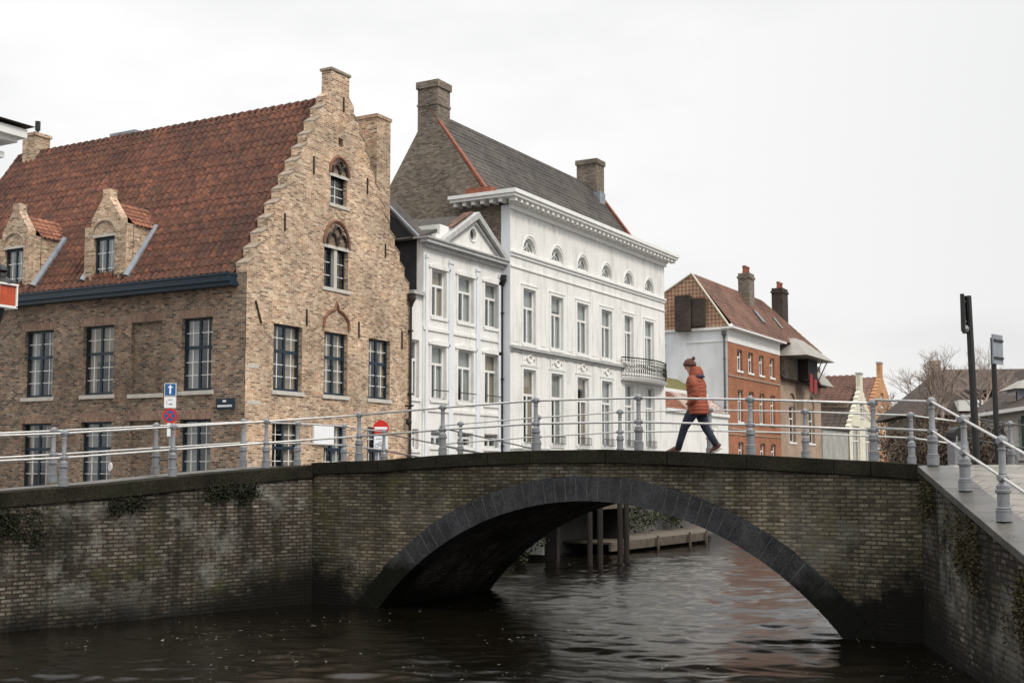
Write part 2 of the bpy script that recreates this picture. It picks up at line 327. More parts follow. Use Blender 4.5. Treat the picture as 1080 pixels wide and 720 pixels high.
def water_mat():
    m,nt,b=newmat('canal water'); g=N(nt,'ShaderNodeNewGeometry'); pos=g.outputs['Position']
    b.inputs['IOR'].default_value=1.33; b.inputs['Specular IOR Level'].default_value=.4
    mp=N(nt,'ShaderNodeMapping'); L(nt,pos,mp.inputs[0]); mp.inputs['Rotation'].default_value=(0,0,-th); mp.inputs['Scale'].default_value=(.8,2.0,1)
    n2=noise(nt,mp.outputs[0],9,5,.7)
    bp=N(nt,'ShaderNodeBump'); bp.inputs['Strength'].default_value=1; bp.inputs['Distance'].default_value=.005; L(nt,n2,bp.inputs['Height']); L(nt,bp.outputs[0],b.inputs['Normal'])
    # drifting foam specks
    mp2=N(nt,'ShaderNodeMapping'); L(nt,pos,mp2.inputs[0]); mp2.inputs['Rotation'].default_value=(0,0,math.radians(29)); mp2.inputs['Scale'].default_value=(1.3,1.0,1)
    f1=noise(nt,mp2.outputs[0],7,5,.7); f2=noise(nt,pos,.45,3,.5)
    q=N(nt,'ShaderNodeMath',operation='MULTIPLY_ADD'); L(nt,f2,q.inputs[0]); q.inputs[1].default_value=.25; L(nt,f1,q.inputs[2])
    r=ramp(nt,q.outputs[0],[(.80,g3(0)),(.82,g3(.75))])
    c=mixc(nt,r.outputs[0],(.004,.0032,.0018),(.36,.35,.30)); L(nt,c,b.inputs['Base Color'])
    rr=N(nt,'ShaderNodeMath',operation='MULTIPLY_ADD'); L(nt,r.outputs[0],rr.inputs[0]); rr.inputs[1].default_value=.6; rr.inputs[2].default_value=.015; L(nt,rr.outputs[0],b.inputs['Roughness'])
    return m
M['water']=water_mat()
def paving_mat():
    m,nt,b=newmat('wet stone setts'); uv,pos,sp=walluv(nt)
    t=N(nt,'ShaderNodeTexBrick'); mp=N(nt,'ShaderNodeMapping'); L(nt,uv,mp.inputs[0]); mp.inputs['Rotation'].default_value=(0,0,math.radians(20)); L(nt,mp.outputs[0],t.inputs['Vector'])
    t.inputs['Scale'].default_value=1; t.inputs['Brick Width'].default_value=.55; t.inputs['Row Height'].default_value=.32; t.inputs['Mortar Size'].default_value=.012
    t.inputs['Color1'].default_value=(.15,.135,.115,1); t.inputs['Color2'].default_value=(.24,.215,.18,1); t.inputs['Mortar'].default_value=(.05,.045,.035,1)
    br=ramp(nt,noise(nt,pos,1.5,5,.7),[(.3,g3(.6)),(.7,g3(1.2))]); L(nt,mixc(nt,1,t.outputs['Color'],br.outputs[0],'MULTIPLY'),b.inputs['Base Color']); b.inputs['Roughness'].default_value=.42
    bb=N(nt,'ShaderNodeBump'); bb.inputs['Strength'].default_value=.5; bb.inputs['Distance'].default_value=.02; L(nt,noise(nt,pos,9,4),bb.inputs['Height']); L(nt,bb.outputs[0],b.inputs['Normal'])
    return m
M['paving']=paving_mat()

# ---------------------------------------------------------------- setting: ground, water
STR=1.9
def rwu(n):  # right quay wall line: u at depth n
    return -3.88+(20.25-n)*.409
def rwz(n): return 2.86-max(0,(20.25-n))*.195
g=MB()
g.quad((-600,-300,STR),(-18.9,-300,STR),(-18.9,24.65,STR),(-600,24.65,STR))
g.quad((-600,24.65,STR),(-18.5,24.65,STR),(-18.5,135,STR),(-600,135,STR))
g.quad((-600,135,STR),(600,135,2.4),(600,1500,2.4),(-600,1500,STR))
g.quad((-3.9,24.65,2.68),(600,24.65,2.68),(600,135,2.4),(-3.9,135,2.4))
# banks below the edge
g.quad((-18.5,24.65,STR),(-18.5,135,STR),(-18.5,135,-1),(-18.5,24.65,-1))
g.quad((-3.9,24.65,2.68),(-3.9,135,2.4),(-3.9,135,-1),(-3.9,24.65,-1))
g.quad((-18.5,135,STR),(-3.9,135,2.2),(-3.9,135,-1),(-18.5,135,-1))
tag(g.build('ground',M['asphalt'],normals=False),kind='structure')
from mathutils import noise as mn_
def wave(u,n):
    X=u*math.cos(th)+n*math.sin(th); Y=-u*math.sin(th)+n*math.cos(th)
    a=(.3-abs(mn_.noise(Vector((X*.75,Y*1.15,0)))))*.060+(.3-abs(mn_.noise(Vector((X*1.7+7,Y*2.5,3)))))*.030+mn_.noise(Vector((X*4.2+3,Y*6.0,5)))*.006+mn_.noise(Vector((X*.3,Y*.5,9)))*.02
    return a*(.55+.9*max(0,min(1,.5+mn_.noise(Vector((X*.12,Y*.16,20)))*1.4)))
w=MB(); gu=[-20+.08*i for i in range(int(28/.08))]; gn=[5.]
while gn[-1]<70: gn.append(gn[-1]+.045+max(0,gn[-1]-16)*.005)
w.v=[Vector((a,b,wave(a,b) if (abs(a+6)<13.8 and b<69) else 0)) for b in gn for a in gu]
k_=len(gu)
w.f=[(j*k_+i,j*k_+i+1,(j+1)*k_+i+1,(j+1)*k_+i) for j in range(len(gn)-1) for i in range(k_-1)]
U0_,U1_,N0_,N1_=gu[0],gu[-1],gn[0],gn[-1]
for q_ in (((-80,-60),(80,-60),(80,N0_),(-80,N0_)),((-80,N1_),(80,N1_),(80,140),(-80,140)),((-80,N0_),(U0_,N0_),(U0_,N1_),(-80,N1_)),((U1_,N0_),(80,N0_),(80,N1_),(U1_,N1_))):
    w.quad(*[(a,b,0) for a,b in q_])
w.mi=[0]*len(w.f)
tag(w.build('water',M['water'],smooth=True,normals=False),kind='structure')

# right pavement (setts) sloping down along the right quay wall
p=MB(); ns=[24.65,20.25,17.5,15,12.5,10,7,-40]
for i in range(len(ns)-1):
    a,b=ns[i],ns[i+1]; za,zb=(2.7 if a>20.3 else rwz(max(a,7)))-.004,rwz(max(b,7))-.004
    ua=(-3.9 if a>20.3 else rwu(max(a,7))+.46); ub=rwu(max(b,7))+.46
    if i==0: p.quad((-3.9,a,2.70),(600,a,2.70),(600,b,za if False else 2.78),(-3.42,b,2.85))
    else: p.quad((ua,a,za),(600,a,za),(600,b,zb),(ub,b,zb))
tag(p.build('pavement',M['paving'],normals=False),kind='structure')

# left raised walkway between the canal-side rail and the street-side rail
WL=[(-19.9,7.0,2.15),(-17.95,13.95,2.39),(-17.29,16.2,2.55),(-16.7,18.3,2.74),(-16.18,20.25,2.88)]   # canal edge line (u,n,z)
p=MB()
for (u0,n0,z0),(u1,n1,z1) in zip(WL,WL[1:]):
    p.quad((u0-.45,n0,z0-.03),(u1-.45,n1,z1-.03),(u1-1.6,n1,z1-.03),(u0-1.6,n0,z0-.03))
    p.quad((u0-1.6,n0,z0-.03),(u1-1.6,n1,z1-.03),(u1-1.6,n1,1.0),(u0-1.6,n0,1.0))
p.quad((-16.63,20.25,2.85),(-17.78,20.25,2.85),(-17.6,24.65,2.75),(-16.2,24.65,2.8))
p.quad((-17.78,20.25,2.85),(-17.6,24.65,2.75),(-17.6,24.65,1.0),(-17.78,20.25,1.0))
p.quad((-17.6,24.65,2.75),(-16.2,24.65,2.8),(-15.9,33,STR),(-17.6,33,STR))
tag(p.build('path',M['asphalt'],normals=False),kind='structure')

# ---------------------------------------------------------------- quay walls
def quay_wall(line,t,label,pale,copt=.27,name='quay_wall',bm='brick_canal'):
    root=thing(name,(line[0][0],line[0][1],0),label,'wall','brick quay walls of the canal')
    q=MB()
    for (u0,n0,z0),(u1,n1,z1) in zip(line,line[1:]):
        q.hexa([(u0,n0,-1),(u1,n1,-1),(u1-t,n1,-1),(u0-t,n0,-1),(u0,n0,z0-copt),(u1,n1,z1-copt),(u1-t,n1,z1-copt),(u0-t,n0,z0-copt)])
    q.build('masonry',M[bm],root)
    c=MB(); o=-.05*math.copysign(1,-t)
    for (u0,n0,z0),(u1,n1,z1) in zip(line,line[1:]):
        Ls=math.hypot(u1-u0,n1-n0); k=max(1,round(Ls/1.5))
        for i in range(k):
            a,b=i/k,(i+1)/k-.006/Ls
            A=[u0+(u1-u0)*a,n0+(n1-n0)*a,z0+(z1-z0)*a]; B=[u0+(u1-u0)*b,n0+(n1-n0)*b,z0+(z1-z0)*b]
            j=random.uniform(-.006,.006)
            s=math.copysign(1,t)
            c.hexa([(A[0]+.05*s,A[1],A[2]-copt+.002),(B[0]+.05*s,B[1],B[2]-copt+.002),(B[0]-.5*s,B[1],B[2]-copt+.002),(A[0]-.5*s,A[1],A[2]-copt+.002),
                    (A[0]+.05*s,A[1],A[2]+j),(B[0]+.05*s,B[1],B[2]+j),(B[0]-.5*s,B[1],B[2]+j),(A[0]-.5*s,A[1],A[2]+j)])
    c.build('coping',pale,root,bevel=.012)
    return root
quay_wall([(u,n,z) for u,n,z in WL],.7,'mottled dark brick quay wall under dark coping, left of the bridge',M['coping'])
RL=[(rwu(n),n,rwz(n)) for n in (20.2,18.5,17,15.5,14,12.5,11,9,7)]
quay_wall(RL,-.7,'stained mossy canal wall with sloping pale coping at the right edge of the photo',M['coping_pale'],copt=.12,bm='brick_right')
# the rear face of the bank under the left path beyond the bridge
# ---------------------------------------------------------------- bridge
root=thing('arch_bridge',(-10,20.25,0),'low brick arch bridge with dark stone arch ring crossing the canal','bridge')
NB0,NB1=20.25,24.65; AC=(-9.8,-3.84); RI=6.04; RE=6.5
CP=[(-16.2,2.92),(-15.3,2.95),(-14.49,2.97),(-13.09,3.06),(-11.9,3.115),(-10.98,3.14),(-9.4,3.15),(-8.2,3.11),(-6.74,3.04),(-5.24,2.95),(-4.64,2.92),(-3.84,2.86)]
def cpz(u):
    for (a,z0),(b,z1) in zip(CP,CP[1:]):
        if u<=b: 
            t=max(0,(u-a)/(b-a)); return z0+(z1-z0)*t
    return CP[-1][1]
a0=math.asin(min(1,(-0.6-AC[1])/RI)); 
def arc(R,k=48,zmin=-1.):
    s=math.asin((zmin-AC[1])/R); return [(AC[0]+R*math.cos(t),AC[1]+R*math.sin(t)) for t in [math.pi-s+(2*s-math.pi)*i/k for i in range(k+1)]]
for nm,n0 in (('near',NB0),('far',NB1-.4)):
    q=MB(); top=[(u,z-.25) for u,z in reversed(CP)]
    exl=arc(RE); poly=[(-16.2,-1)]+exl+[(-3.84,-1)]+top
    q.prism(PN(n0),poly,0,.4); q.build('spandrel_wall',M['brick_bridge'],root)
# voussoir ring: separate stones with pale joints, one mesh per face
for n0,n1 in ((NB0-.03,NB0+.55),(NB1-.55,NB1+.03)):
    q=MB(); k=60; s=math.asin((-.9-AC[1])/RI); rnd=random.Random(3)
    for i in range(k):
        t0=math.pi-s+(2*s-math.pi)*(i+.03)/k; t1=math.pi-s+(2*s-math.pi)*(i+.97)/k; j=rnd.uniform(-.005,.005); ro=RE+rnd.uniform(-.012,.012)
        P=[(AC[0]+r*math.cos(t),AC[1]+r*math.sin(t)) for t,r in ((t0,RI),(t1,RI),(t1,ro),(t0,ro))]
        q.prism(PN(n0+j),P,0,n1-n0)
    q.build('arch_ring',M['voussoir'],root,bevel=.004)
    q=MB(); ex=arc(RE-.02,46,-.9); im=arc(RI+.012,46,-.9)
    q.prism(PN(n0+.008),ex+im[::-1],0,n1-n0-.016); q.build('ring_mortar',M['joint'],root)
q=MB(); im=arc(RI+.004,48); ex=arc(RI+.3,48)
q.prism(PN(NB0+.5),ex+im[::-1],0,NB1-NB0-1.); q.build('vault',M['brick_canal'],root)
for n0,n1,dz in ((NB0-.07,NB0+.42,0),(NB1-.4,NB1+.07,-.06)):
    q=MB()
    for (a,z0),(b,z1) in zip(CP,CP[1:]):
        k=1
        q.hexa([(a+.004,n0,z0-.25+dz),(b-.004,n0,z1-.25+dz),(b-.004,n1,z1-.25+dz),(a+.004,n1,z0-.25+dz),(a+.004,n0,z0+dz),(b-.004,n0,z1+dz),(b-.004,n1,z1+dz),(a+.004,n1,z0+dz)])
    q.build('coping',M['coping'],root,bevel=.015)
q=MB()
for (a,z0),(b,z1) in zip(CP,CP[1:]): q.quad((a,NB0+.4,z0-.03),(b,NB0+.4,z1-.03),(b,NB1-.38,z1-.09),(a,NB1-.38,z0-.09))
q.build('deck',M['asphalt'],root,normals=False)
# grey render patch where quay wall meets bridge
# abutment ends
q=MB(); q.box(-16.3,-16.05,20.3,24.6,-1,2.6); q.box(-3.9,-3.7,20.3,24.6,-1,2.55); q.build('abutment',M['brick_canal'],root)

# ---------------------------------------------------------------- railings
PP=[(.0,0),(.092,.0),(.094,.115),(.098,.12),(.098,.135),(.080,.14),(.088,.15),(.088,.162),(.071,.17),(.074,.33),(.090,.34),(.094,.352),(.094,.372),(.076,.38),(.080,.40),(.078,.425),(.058,.445),(.046,.47),(.056,.485),(.060,.50),(.060,.53),(.054,.545),(.044,.56),(.052,.57),(.044,.582),(.041,.84),(.050,.85),(.050,.862),(.040,.872),(.044,.90),(.058,.925),(.066,.955),(.062,.985),(.040,1.015),(.0,1.03)]
pm=MB(); pm.lathe(PP,n=16)
# hex-ish clamp lugs where the rails pass
for z in (.515,.955):
    pm.tube([(-.085,0,z),(.085,0,z)],.036,8)
post0=pm.build('post',M['post'],None,smooth=False); POST=post0.data
bpy.data.objects.remove(post0)
bmm=bmesh.new(); bmm.from_mesh(POST); bmesh.ops.remove_doubles(bmm,verts=bmm.verts,dist=1e-5); bmesh.ops.recalc_face_normals(bmm,faces=bmm.faces); bmm.to_mesh(POST); bmm.free()
for pl in POST.polygons: pl.use_smooth=True
POST.set_sharp_from_angle(angle=math.radians(35))
def railing(label,posts,ext0=None,ext1=None,r=.021,ang=0,scale=.93,skip=(),mat='rail',sz=1):
    root=thing('railing',tuple(posts[0]),label,'railing','round post canal railings')
    for i,p in enumerate(posts):
        if i in skip: continue
        o=bpy.data.objects.new('post',POST); C.objects.link(o); o.parent=root; o.location=Vector(p)-Vector(posts[0]); o.rotation_euler=(0,0,ang); o.scale=(scale,scale,sz)
    pts=([ext0] if ext0 else [])+list(posts)+([ext1] if ext1 else [])
    for nm,h in (('top_rail',.955*sz),('lower_rail',.515*sz)):
        q=MB(); q.tube([Vector(p)+Vector((0,0,h)) for p in pts],r,8); q.build(nm,M[mat],root,smooth=True)
    return root
nb=NB0+.2
def P(px,py,d): return tuple(atD(px,py,d))
PB=[(-15.15,nb,cpz(-15.15)),(-13.09,nb,cpz(-13.09)),(-10.98,nb,cpz(-10.98)),(-8.85,nb,cpz(-8.85)),(-6.74,nb,cpz(-6.74)),(-4.64,nb,cpz(-4.64))]
def wlp(n,off=-.22):
    for (u0,n0,z0),(u1,n1,z1) in zip(WL,WL[1:]):
        if n<=n1: t=(n-n0)/(n1-n0); return (u0+(u1-u0)*t+off,n,z0+(z1-z0)*t)
LP=[wlp(11.1),wlp(13.1),wlp(15.17),wlp(17.25),wlp(19.3)]
railing('white grey railing with round posts along the left quay wall coping',LP,ext1=PB[0],ang=math.pi/2-.25,sz=1.0)
railing('near side railing of the bridge above the arch, in front of the walker',PB,ang=0)
RP=[(rwu(n)+.2,n,rwz(n)) for n in (20.2,18.3,16.5,14.6,12.6)]
railing('grey railing running down the coping of the right canal wall',RP,ext0=PB[-1],ang=math.pi/2-.4,scale=1.05,sz=1.06)
FP=[(u,NB1-.17,cpz(u)-.05) for u in (-15.17,-13.09,-11.04,-8.96,-6.92,-4.83)]
railing('far side railing of the bridge, behind the walker',FP,ext0=(-15.75,NB1-.17,2.86),ext1=(-4.0,NB1-.1,2.75),r=.017,scale=.92)
SL=[]
for px,py,d in ((57,450,22.6),(165,445,24.2),(257,441,25.6),(314,443,27),(363,446,28.3),(405,452,29.5)):
    v=atD(px,py,d); SL.append((v.x,v.y,v.z-1.03))
railing('inner railing between raised path and street, in front of the brown brick wall',SL,ext0=(-19.3,12.6,2.35),ang=math.pi/2-.1,r=.018)
def plainrail(label,pts,mat='darkrail'):
    root=thing('handrail',tuple(pts[0]),label,'railing')
    for nm,h in (('top_rail',.92),('lower_rail',.50)):
        q=MB(); q.tube([Vector(p)+Vector((0,0,h)) for p in pts],.017,6); q.build(nm,M[mat],root)
    q=MB(); e=Vector(pts[-1]); q.tube([e,e+Vector((0,0,.95))],.025,8); q.build('post',M[mat],root)
plainrail('dark handrail descending behind the left end of the bridge, below the no entry sign',[SL[-1],(-17.0,33.0,STR)])
plainrail('dark handrail descending in front of the small white house',[(-15.75,NB1-.17,2.86),(-14.9,33.0,STR)])
RF=[(-4.0,NB1-.1,2.75),P(1010,486,25.5),P(1067,498,24.2),P(1120,505,22.8)]
railing('thin dark railing beyond the two poles at the right',[ (a,b,c) for a,b,c in RF],r=.016,scale=.9,mat='darkrail',skip=(0,1))

# ---------------------------------------------------------------- building helpers
def win(parent,P,a0,a1,z0,z1,style='navy',rec=.14,curt=True,sill=True,name='window'):
    fm={'navy':M['navy'],'white':M['trim']}[style]; fw=.065 if style=='navy' else .06; d=rec
    f=MB()
    f.pbox(P,a0,a0+fw,z0,z1,d,d+.07); f.pbox(P,a1-fw,a1,z0,z1,d,d+.07)
    f.pbox(P,a0+fw,a1-fw,z1-fw,z1,d,d+.07); f.pbox(P,a0+fw,a1-fw,z0,z0+fw*1.3,d,d+.07)
    tz=z0+(z1-z0)*(.60 if style=='navy' else .66); am=(a0+a1)/2
    f.pbox(P,a0+fw,a1-fw,tz-.045,tz+.045,d+.004,d+.066)
    if style=='navy':
        f.pbox(P,am-.045,am+.045,z0+fw*1.3,tz-.045,d+.002,d+.068); f.pbox(P,am-.045,am+.045,tz+.045,z1-fw,d+.002,d+.068)
    else:
        f.pbox(P,am-.04,am+.04,z0+fw*1.3,tz-.045,d+.002,d+.068)
    o=f.build(name,fm,parent)
    pn=MB(); pn.quad(P(a0+fw*.5,z0+.03,d+.03),P(a1-fw*.5,z0+.03,d+.03),P(a1-fw*.5,z1-.03,d+.03),P(a0+fw*.5,z1-.03,d+.03)); pn.build('pane',M['glass'],o)
    if style=='navy':
        b=MB(); g_=.011
        for x0,x1 in ((a0+fw,am-.045),(am+.045,a1-fw)):
            xm=(x0+x1)/2; b.pbox(P,xm-g_,xm+g_,z0+fw*1.3,tz-.045,d+.018,d+.046); b.pbox(P,xm-g_,xm+g_,tz+.045,z1-fw,d+.018,d+.046)
            for k in (1,2):
                zz=z0+fw*1.3+(tz-.045-z0-fw*1.3)*k/3; b.pbox(P,x0,xm-g_,zz-g_,zz+g_,d+.018,d+.046); b.pbox(P,xm+g_,x1,zz-g_,zz+g_,d+.018,d+.046)
            zz=(tz+z1)/2; b.pbox(P,x0,xm-g_,zz-g_,zz+g_,d+.018,d+.046); b.pbox(P,xm+g_,x1,zz-g_,zz+g_,d+.018,d+.046)
        b.build('glazing_bars',M['trim'],o)
    if curt:
        c=MB(); rn=random.Random(int(a0*100+z0*10)); w_=a1-a0
        def drape(x0,x1,zb,zt):
            k=max(4,int((x1-x0)/.05)); pr=None
            for i in range(k+1):
                x=x0+(x1-x0)*i/k; dd=d+.12+.015*math.sin(i*1.9)
                q=(P(x,zb,dd),P(x,zt,dd))
                if pr: c.quad(pr[0],q[0],q[1],pr[1])
                pr=q
        if style=='navy':
            if rn.random()<.8: drape(a0+.04,a0+w_*rn.uniform(.2,.5),z0+.05,z1-.05)
            if rn.random()<.85: drape(a1-w_*rn.uniform(.2,.5),a1-.04,z0+.05,z1-.05)
            if rn.random()<.3: drape(a0+.04,a1-.04,tz+(z1-tz)*rn.uniform(-.3,.5),z1-.05)
        else:
            if rn.random()<.6: drape(a0+.04,a0+w_*rn.uniform(.14,.3),z0+.05,tz)
            drape(a1-w_*rn.uniform(.3,.5),a1-.04,z0+.05,tz); drape(a0+.04,a1-.04,tz-.02+(z1-tz)*(rn.uniform(.2,.7) if rn.random()<.3 else 0),z1-.05)
        c.build('curtain',M['curtain_tan'] if rn.random()<.25 else M['curtain'],o,normals=False)
    if sill:
        s=MB(); s.pbox(P,a0-.08,a1+.08,z0-.12,z0,-.05,d); s.build('sill',M['sill'] if style=='navy' else M['trim'],o)
    return o
def rect(a0,a1,z0,z1): return [(a0,z0),(a1,z0),(a1,z1),(a0,z1)]
def facade(parent,P,outline,holes,mat,t=.35,name='wall'):
    q=MB(); q.prism(P,outline,0,t,holes); return q.build(name,mat,parent)
def pantile(name,parent,mat,E0,E1,R0,R1,tw=.26,tl=.33,amp=.035,lap=.02,shape=True):
    """roof plane spanned by eave E0-E1 and ridge R0-R1 (Vectors), rows of s-shaped tiles as real relief"""
    E0,E1,R0,R1=map(Vector,(E0,E1,R0,R1)); W=max((E1-E0).length,(R1-R0).length); S=(R0-E0).length
    nu=max(1,round(W/tw)); nr=max(1,round(S/tl)); nrm=((E1-E0) if (E1-E0).length>.01 else (R1-R0)).cross(R0-E0).normalized()
    if nrm.z<0: nrm=-nrm
    q=MB(); pat=[0,.95,1,.85,.2,0] if shape else [0,.15,.2,.2,.15,0]
    us=[(i+k/5) / nu for i in range(nu) for k in range(5)]+[1]
    hs=[pat[k] for i in range(nu) for k in range(5)]+[0]
    n=len(us); base=0; rn=random.Random(1)
    for r in range(nr):
        v0,v1=r/nr,(r+1)/nr
        jit=rn.uniform(-.004,.004)
        for v,l in ((v0,lap),(v1+.02/nr,0)):
            for u_,h in zip(us,hs):
                A=E0.lerp(E1,u_); B=R0.lerp(R1,u_); q.v.append(A.lerp(B,min(v,1))+nrm*(h*amp+l+jit))
        b0=r*2*n
        for i in range(n-1):
            q.f.append((b0+i,b0+i+1,b0+n+i+1,b0+n+i)); q.mi.append(0)
        if r>0:
            pb=b0-n
            for i in range(n-1): q.f.append((pb+i,pb+i+1,b0+i+1,b0+i)); q.mi.append(0)
    # underlay slab edge
    return q.build(name,mat,parent,normals=False)
def slab(name,parent,mat,pts,t=.08):
    q=MB(); pts=[Vector(p) for p in pts]; nrm=(pts[1]-pts[0]).cross(pts[2]-pts[0]).normalized()
    if nrm.z<0: nrm=-nrm
    k=len(pts); q.v=pts+[p_-nrm*t for p_ in pts]; q.f=[tuple(range(k)),tuple(range(k,2*k))[::-1]]+[(i,(i+1)%k,k+(i+1)%k,k+i) for i in range(k)]; q.mi=[0]*len(q.f)
    return q.build(name,mat,parent)
def stepgable(c,half,zf,zs,steps,shw,pin=None):
    """outline of a stepped gable over centre c: foot (c-half,zf) up to shoulder (c-shw,zs)"""
    L_=[]; w=(half-shw)/steps; h=(zs-zf)/steps
    for i in range(steps+1):
        a=c-half+w*i; z=zf+h*i
        L_.append((a,z-h))if i>0 else None
        L_.append((a,z-min(.2,h*.4)))
    L_=[q for q in L_ if q]
    return L_
# ---------------------------------------------------------------- 1. brick house with stepped gable
U0=-23.8; NS=26.6; NE=35.12; CN=30.93
bh=thing('brick_house',(U0,NS,STR),'old brick house with red pantile roof and tall stepped gable, left of the white houses','house')
Lf=stepgable(CN,CN-NS,8.93,14.9,12,.74)
Rt=[(2*CN-a,z) for a,z in reversed(Lf)]
pinl=[(CN-.47,14.9),(CN-.47,15.62),(CN+.47,15.62),(CN+.47,14.95)]
outline=[(NS,STR-.3)]+Lf+pinl+Rt+[(NE,STR-.3)]
outline=[(min(a,NE),z) for a,z in outline]
gw=[(27.84,29.17),(30.24,31.46),(32.61,33.84)]
def arcpts(c,z,r,k=10,rz=None):
    rz=rz or r; return [(c+r*math.cos(math.pi*i/k),z+rz*math.sin(math.pi*i/k)) for i in range(k+1)]
holes=[rect(a,b,5.13,7.13) for a,b in gw]+[rect(27.84,29.12,2.25,4.22),rect(30.28,31.42,2.25,4.2),rect(32.58,33.75,2.25,4.18)]+[rect(30.19,31.45,8.55,9.81),rect(30.48,31.35,11.28,12.16),rect(30.86,31.11,13.24,13.49)]
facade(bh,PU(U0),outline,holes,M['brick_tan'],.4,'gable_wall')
for a,b in gw: win(bh,PU(U0),a,b,5.13,7.13)
for a,b,z in ((27.84,29.12,4.22),(30.28,31.42,4.2),(32.58,33.75,4.18)): win(bh,PU(U0),a,b,2.25,z)
# two upper gable windows with stone surround
P_=PU(U0)
def smallwin(a0,a1,z0,z1,mull):
    f=MB(); f.m=0
    am=(a0+a1)/2; halves=((a0,am-.08),(am+.08,a1)) if mull else ((a0,a1),)
    if mull: f.m=1; f.pbox(P_,am-.08,am+.08,z0,z1,.03,.2)
    for x0,x1 in halves:
        f.m=0
        f.pbox(P_,x0,x0+.05,z0,z1,.16,.22); f.pbox(P_,x1-.05,x1,z0,z1,.16,.22); f.pbox(P_,x0+.05,x1-.05,z0,z0+.06,.16,.22); f.pbox(P_,x0+.05,x1-.05,z1-.05,z1,.16,.22)
        xm=(x0+x1)/2; f.m=2
        if not mull: f.pbox(P_,xm-.015,xm+.015,z0+.06,z1-.05,.17,.21)
        for k in (1,2): zz=z0+(z1-z0)*k/3; f.pbox(P_,x0+.05,xm-.016,zz-.012,zz+.012,.172,.208); f.pbox(P_,xm+.016,x1-.05,zz-.012,zz+.012,.172,.208)
    o=f.build('window',[M['navy'],M['sill'],M['trim']],bh)
    q=MB(); q.quad(P_(a0+.02,z0+.02,.19),P_(a1-.02,z0+.02,.19),P_(a1-.02,z1-.02,.19),P_(a0+.02,z1-.02,.19)); q.build('pane',M['glass'],o)
    q=MB(); q.pbox(P_,a0-.1,a1+.1,z0-.11,z0,-.04,.16); q.build('sill',M['sill'],o); q=MB(); q.pbox(P_,a0-.08,a1+.08,z1,z1+.1,-.02,.16); q.build('lintel',M['sill'],o)
smallwin(30.19,31.45,8.55,9.81,True); smallwin(30.48,31.35,11.28,12.16,False)
# blind tracery hoods above the openings
def hood(c,z,r,rz,ogee=False):
    q=MB()
    if ogee: pts=[(c-r,z),(c-r*.95,z+rz*.35),(c-r*.55,z+rz*.62),(c-r*.15,z+rz*.72),(c,z+rz),(c+r*.15,z+rz*.72),(c+r*.55,z+rz*.62),(c+r*.95,z+rz*.35),(c+r,z)]
    else: pts=[(c-a_,z_) for a_,z_ in [(x-c,y) for x,y in arcpts(c,z,r,12,rz)]]
    q.tube([P_(a,b,-.02) for a,b in pts],.055,6)
    q.build('hood_mould',M['hood'],bh)
    if not ogee:
        q=MB()
        q.prism(P_,[(x,y) for x,y in arcpts(c,z,r*.85,10,rz*.85)],-.005,.002)
        q.build('tympanum',M['brick_brown'],bh)
        q=MB()
        for s in (-1,1):
            q.tube([P_(x,y,-.04) for x,y in arcpts(c+s*r*.4,z+.02,r*.36,8,rz*.45)],.045,6)
        q.tube([P_(x,y,-.04) for x,y in arcpts(c,z+rz*.42,r*.3,8,rz*.35)],.04,6)
        q.build('tracery',M['iron'],bh)
hood(30.82,9.93,.66,.80); hood(30.92,12.28,.5,.55); hood(30.85,7.25,.66,.85,True)
for a,b in gw[::2]: q=MB(); q.pbox(P_,a-.12,b+.12,7.13,7.36,-.006,.05); q.build('lintel',M['brick_tan'],bh)
# wall anchors
for px0,py0,px1,py1 in ((269,317,275,341),(323,326,323,343),(378,339,378,356),(423.5,349,423.5,368),(330.5,165,330.5,184),(387,188,387,205),(300,225,300,243),(406,257,406,272),(362,103,362,118)):
    (a,z),(b,y)=onU(px0,py0,U0),onU(px1,py1,U0)
    q=MB(); q.tube([P_(a,z,-.03),P_(b,y,-.03)],.028,6); q.build('wall_anchor',M['iron'],bh)
# coping slabs on steps
q=MB()
for L_ in (Lf,Rt):
    for (a,z),(b,y) in zip(L_,L_[1:]):
        if abs(a-b)>.05:
            q=MB(); q.hexa([P_(a,z,-.02),P_(b,y,-.02),P_(b,y,.43),P_(a,z,.43),P_(a,z+.05,-.02),P_(b,y+.05,-.02),P_(b,y+.05,.43),P_(a,z+.05,.43)]); q.build('step_coping',M['stepcap'],bh)
q=MB(); q.pbox(P_,CN-.52,CN+.52,15.62,15.70,-.04,.45); q.build('step_coping',M['stepcap'],bh)
# side wall
sw=[(-26.29,-25.06),(-30.5,-29.14),(-33.24,-31.87),(-35.9,-34.5),(-38.2,-36.95)]; bl=(-28.39,-27.08)
hs=[rect(a,b,5.1,7.27) for a,b in sw]+[rect(a,b,2.2,4.26) for a,b in sw]
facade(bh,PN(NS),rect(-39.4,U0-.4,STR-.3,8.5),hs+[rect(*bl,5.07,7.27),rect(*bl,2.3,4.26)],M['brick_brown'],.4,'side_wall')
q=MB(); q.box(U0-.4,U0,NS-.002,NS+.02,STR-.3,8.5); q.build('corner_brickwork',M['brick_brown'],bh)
q=MB(); q.box(bl[0]-.02,bl[1]+.02,NS+.11,NS+.3,5.0,7.3); q.box(bl[0]-.02,bl[1]+.02,NS+.11,NS+.3,2.2,4.3); q.build('blind_niche',M['brick_brown'],bh)
q=MB(); q.box(bl[0]-.08,bl[1]+.08,NS-.04,NS+.11,4.95,5.07); q.build('sill',M['sill'],bh)
for a,b in sw: win(bh,PN(NS),a,b,5.1,7.27); win(bh,PN(NS),a,b,2.2,4.26)
M['lintelbrick']=brick('upright lintel brick',[(.24,.15,.11),(.36,.23,.17),(.30,.18,.13)],(.30,.25,.20),bw=.07,bh=.26,ms=.009)
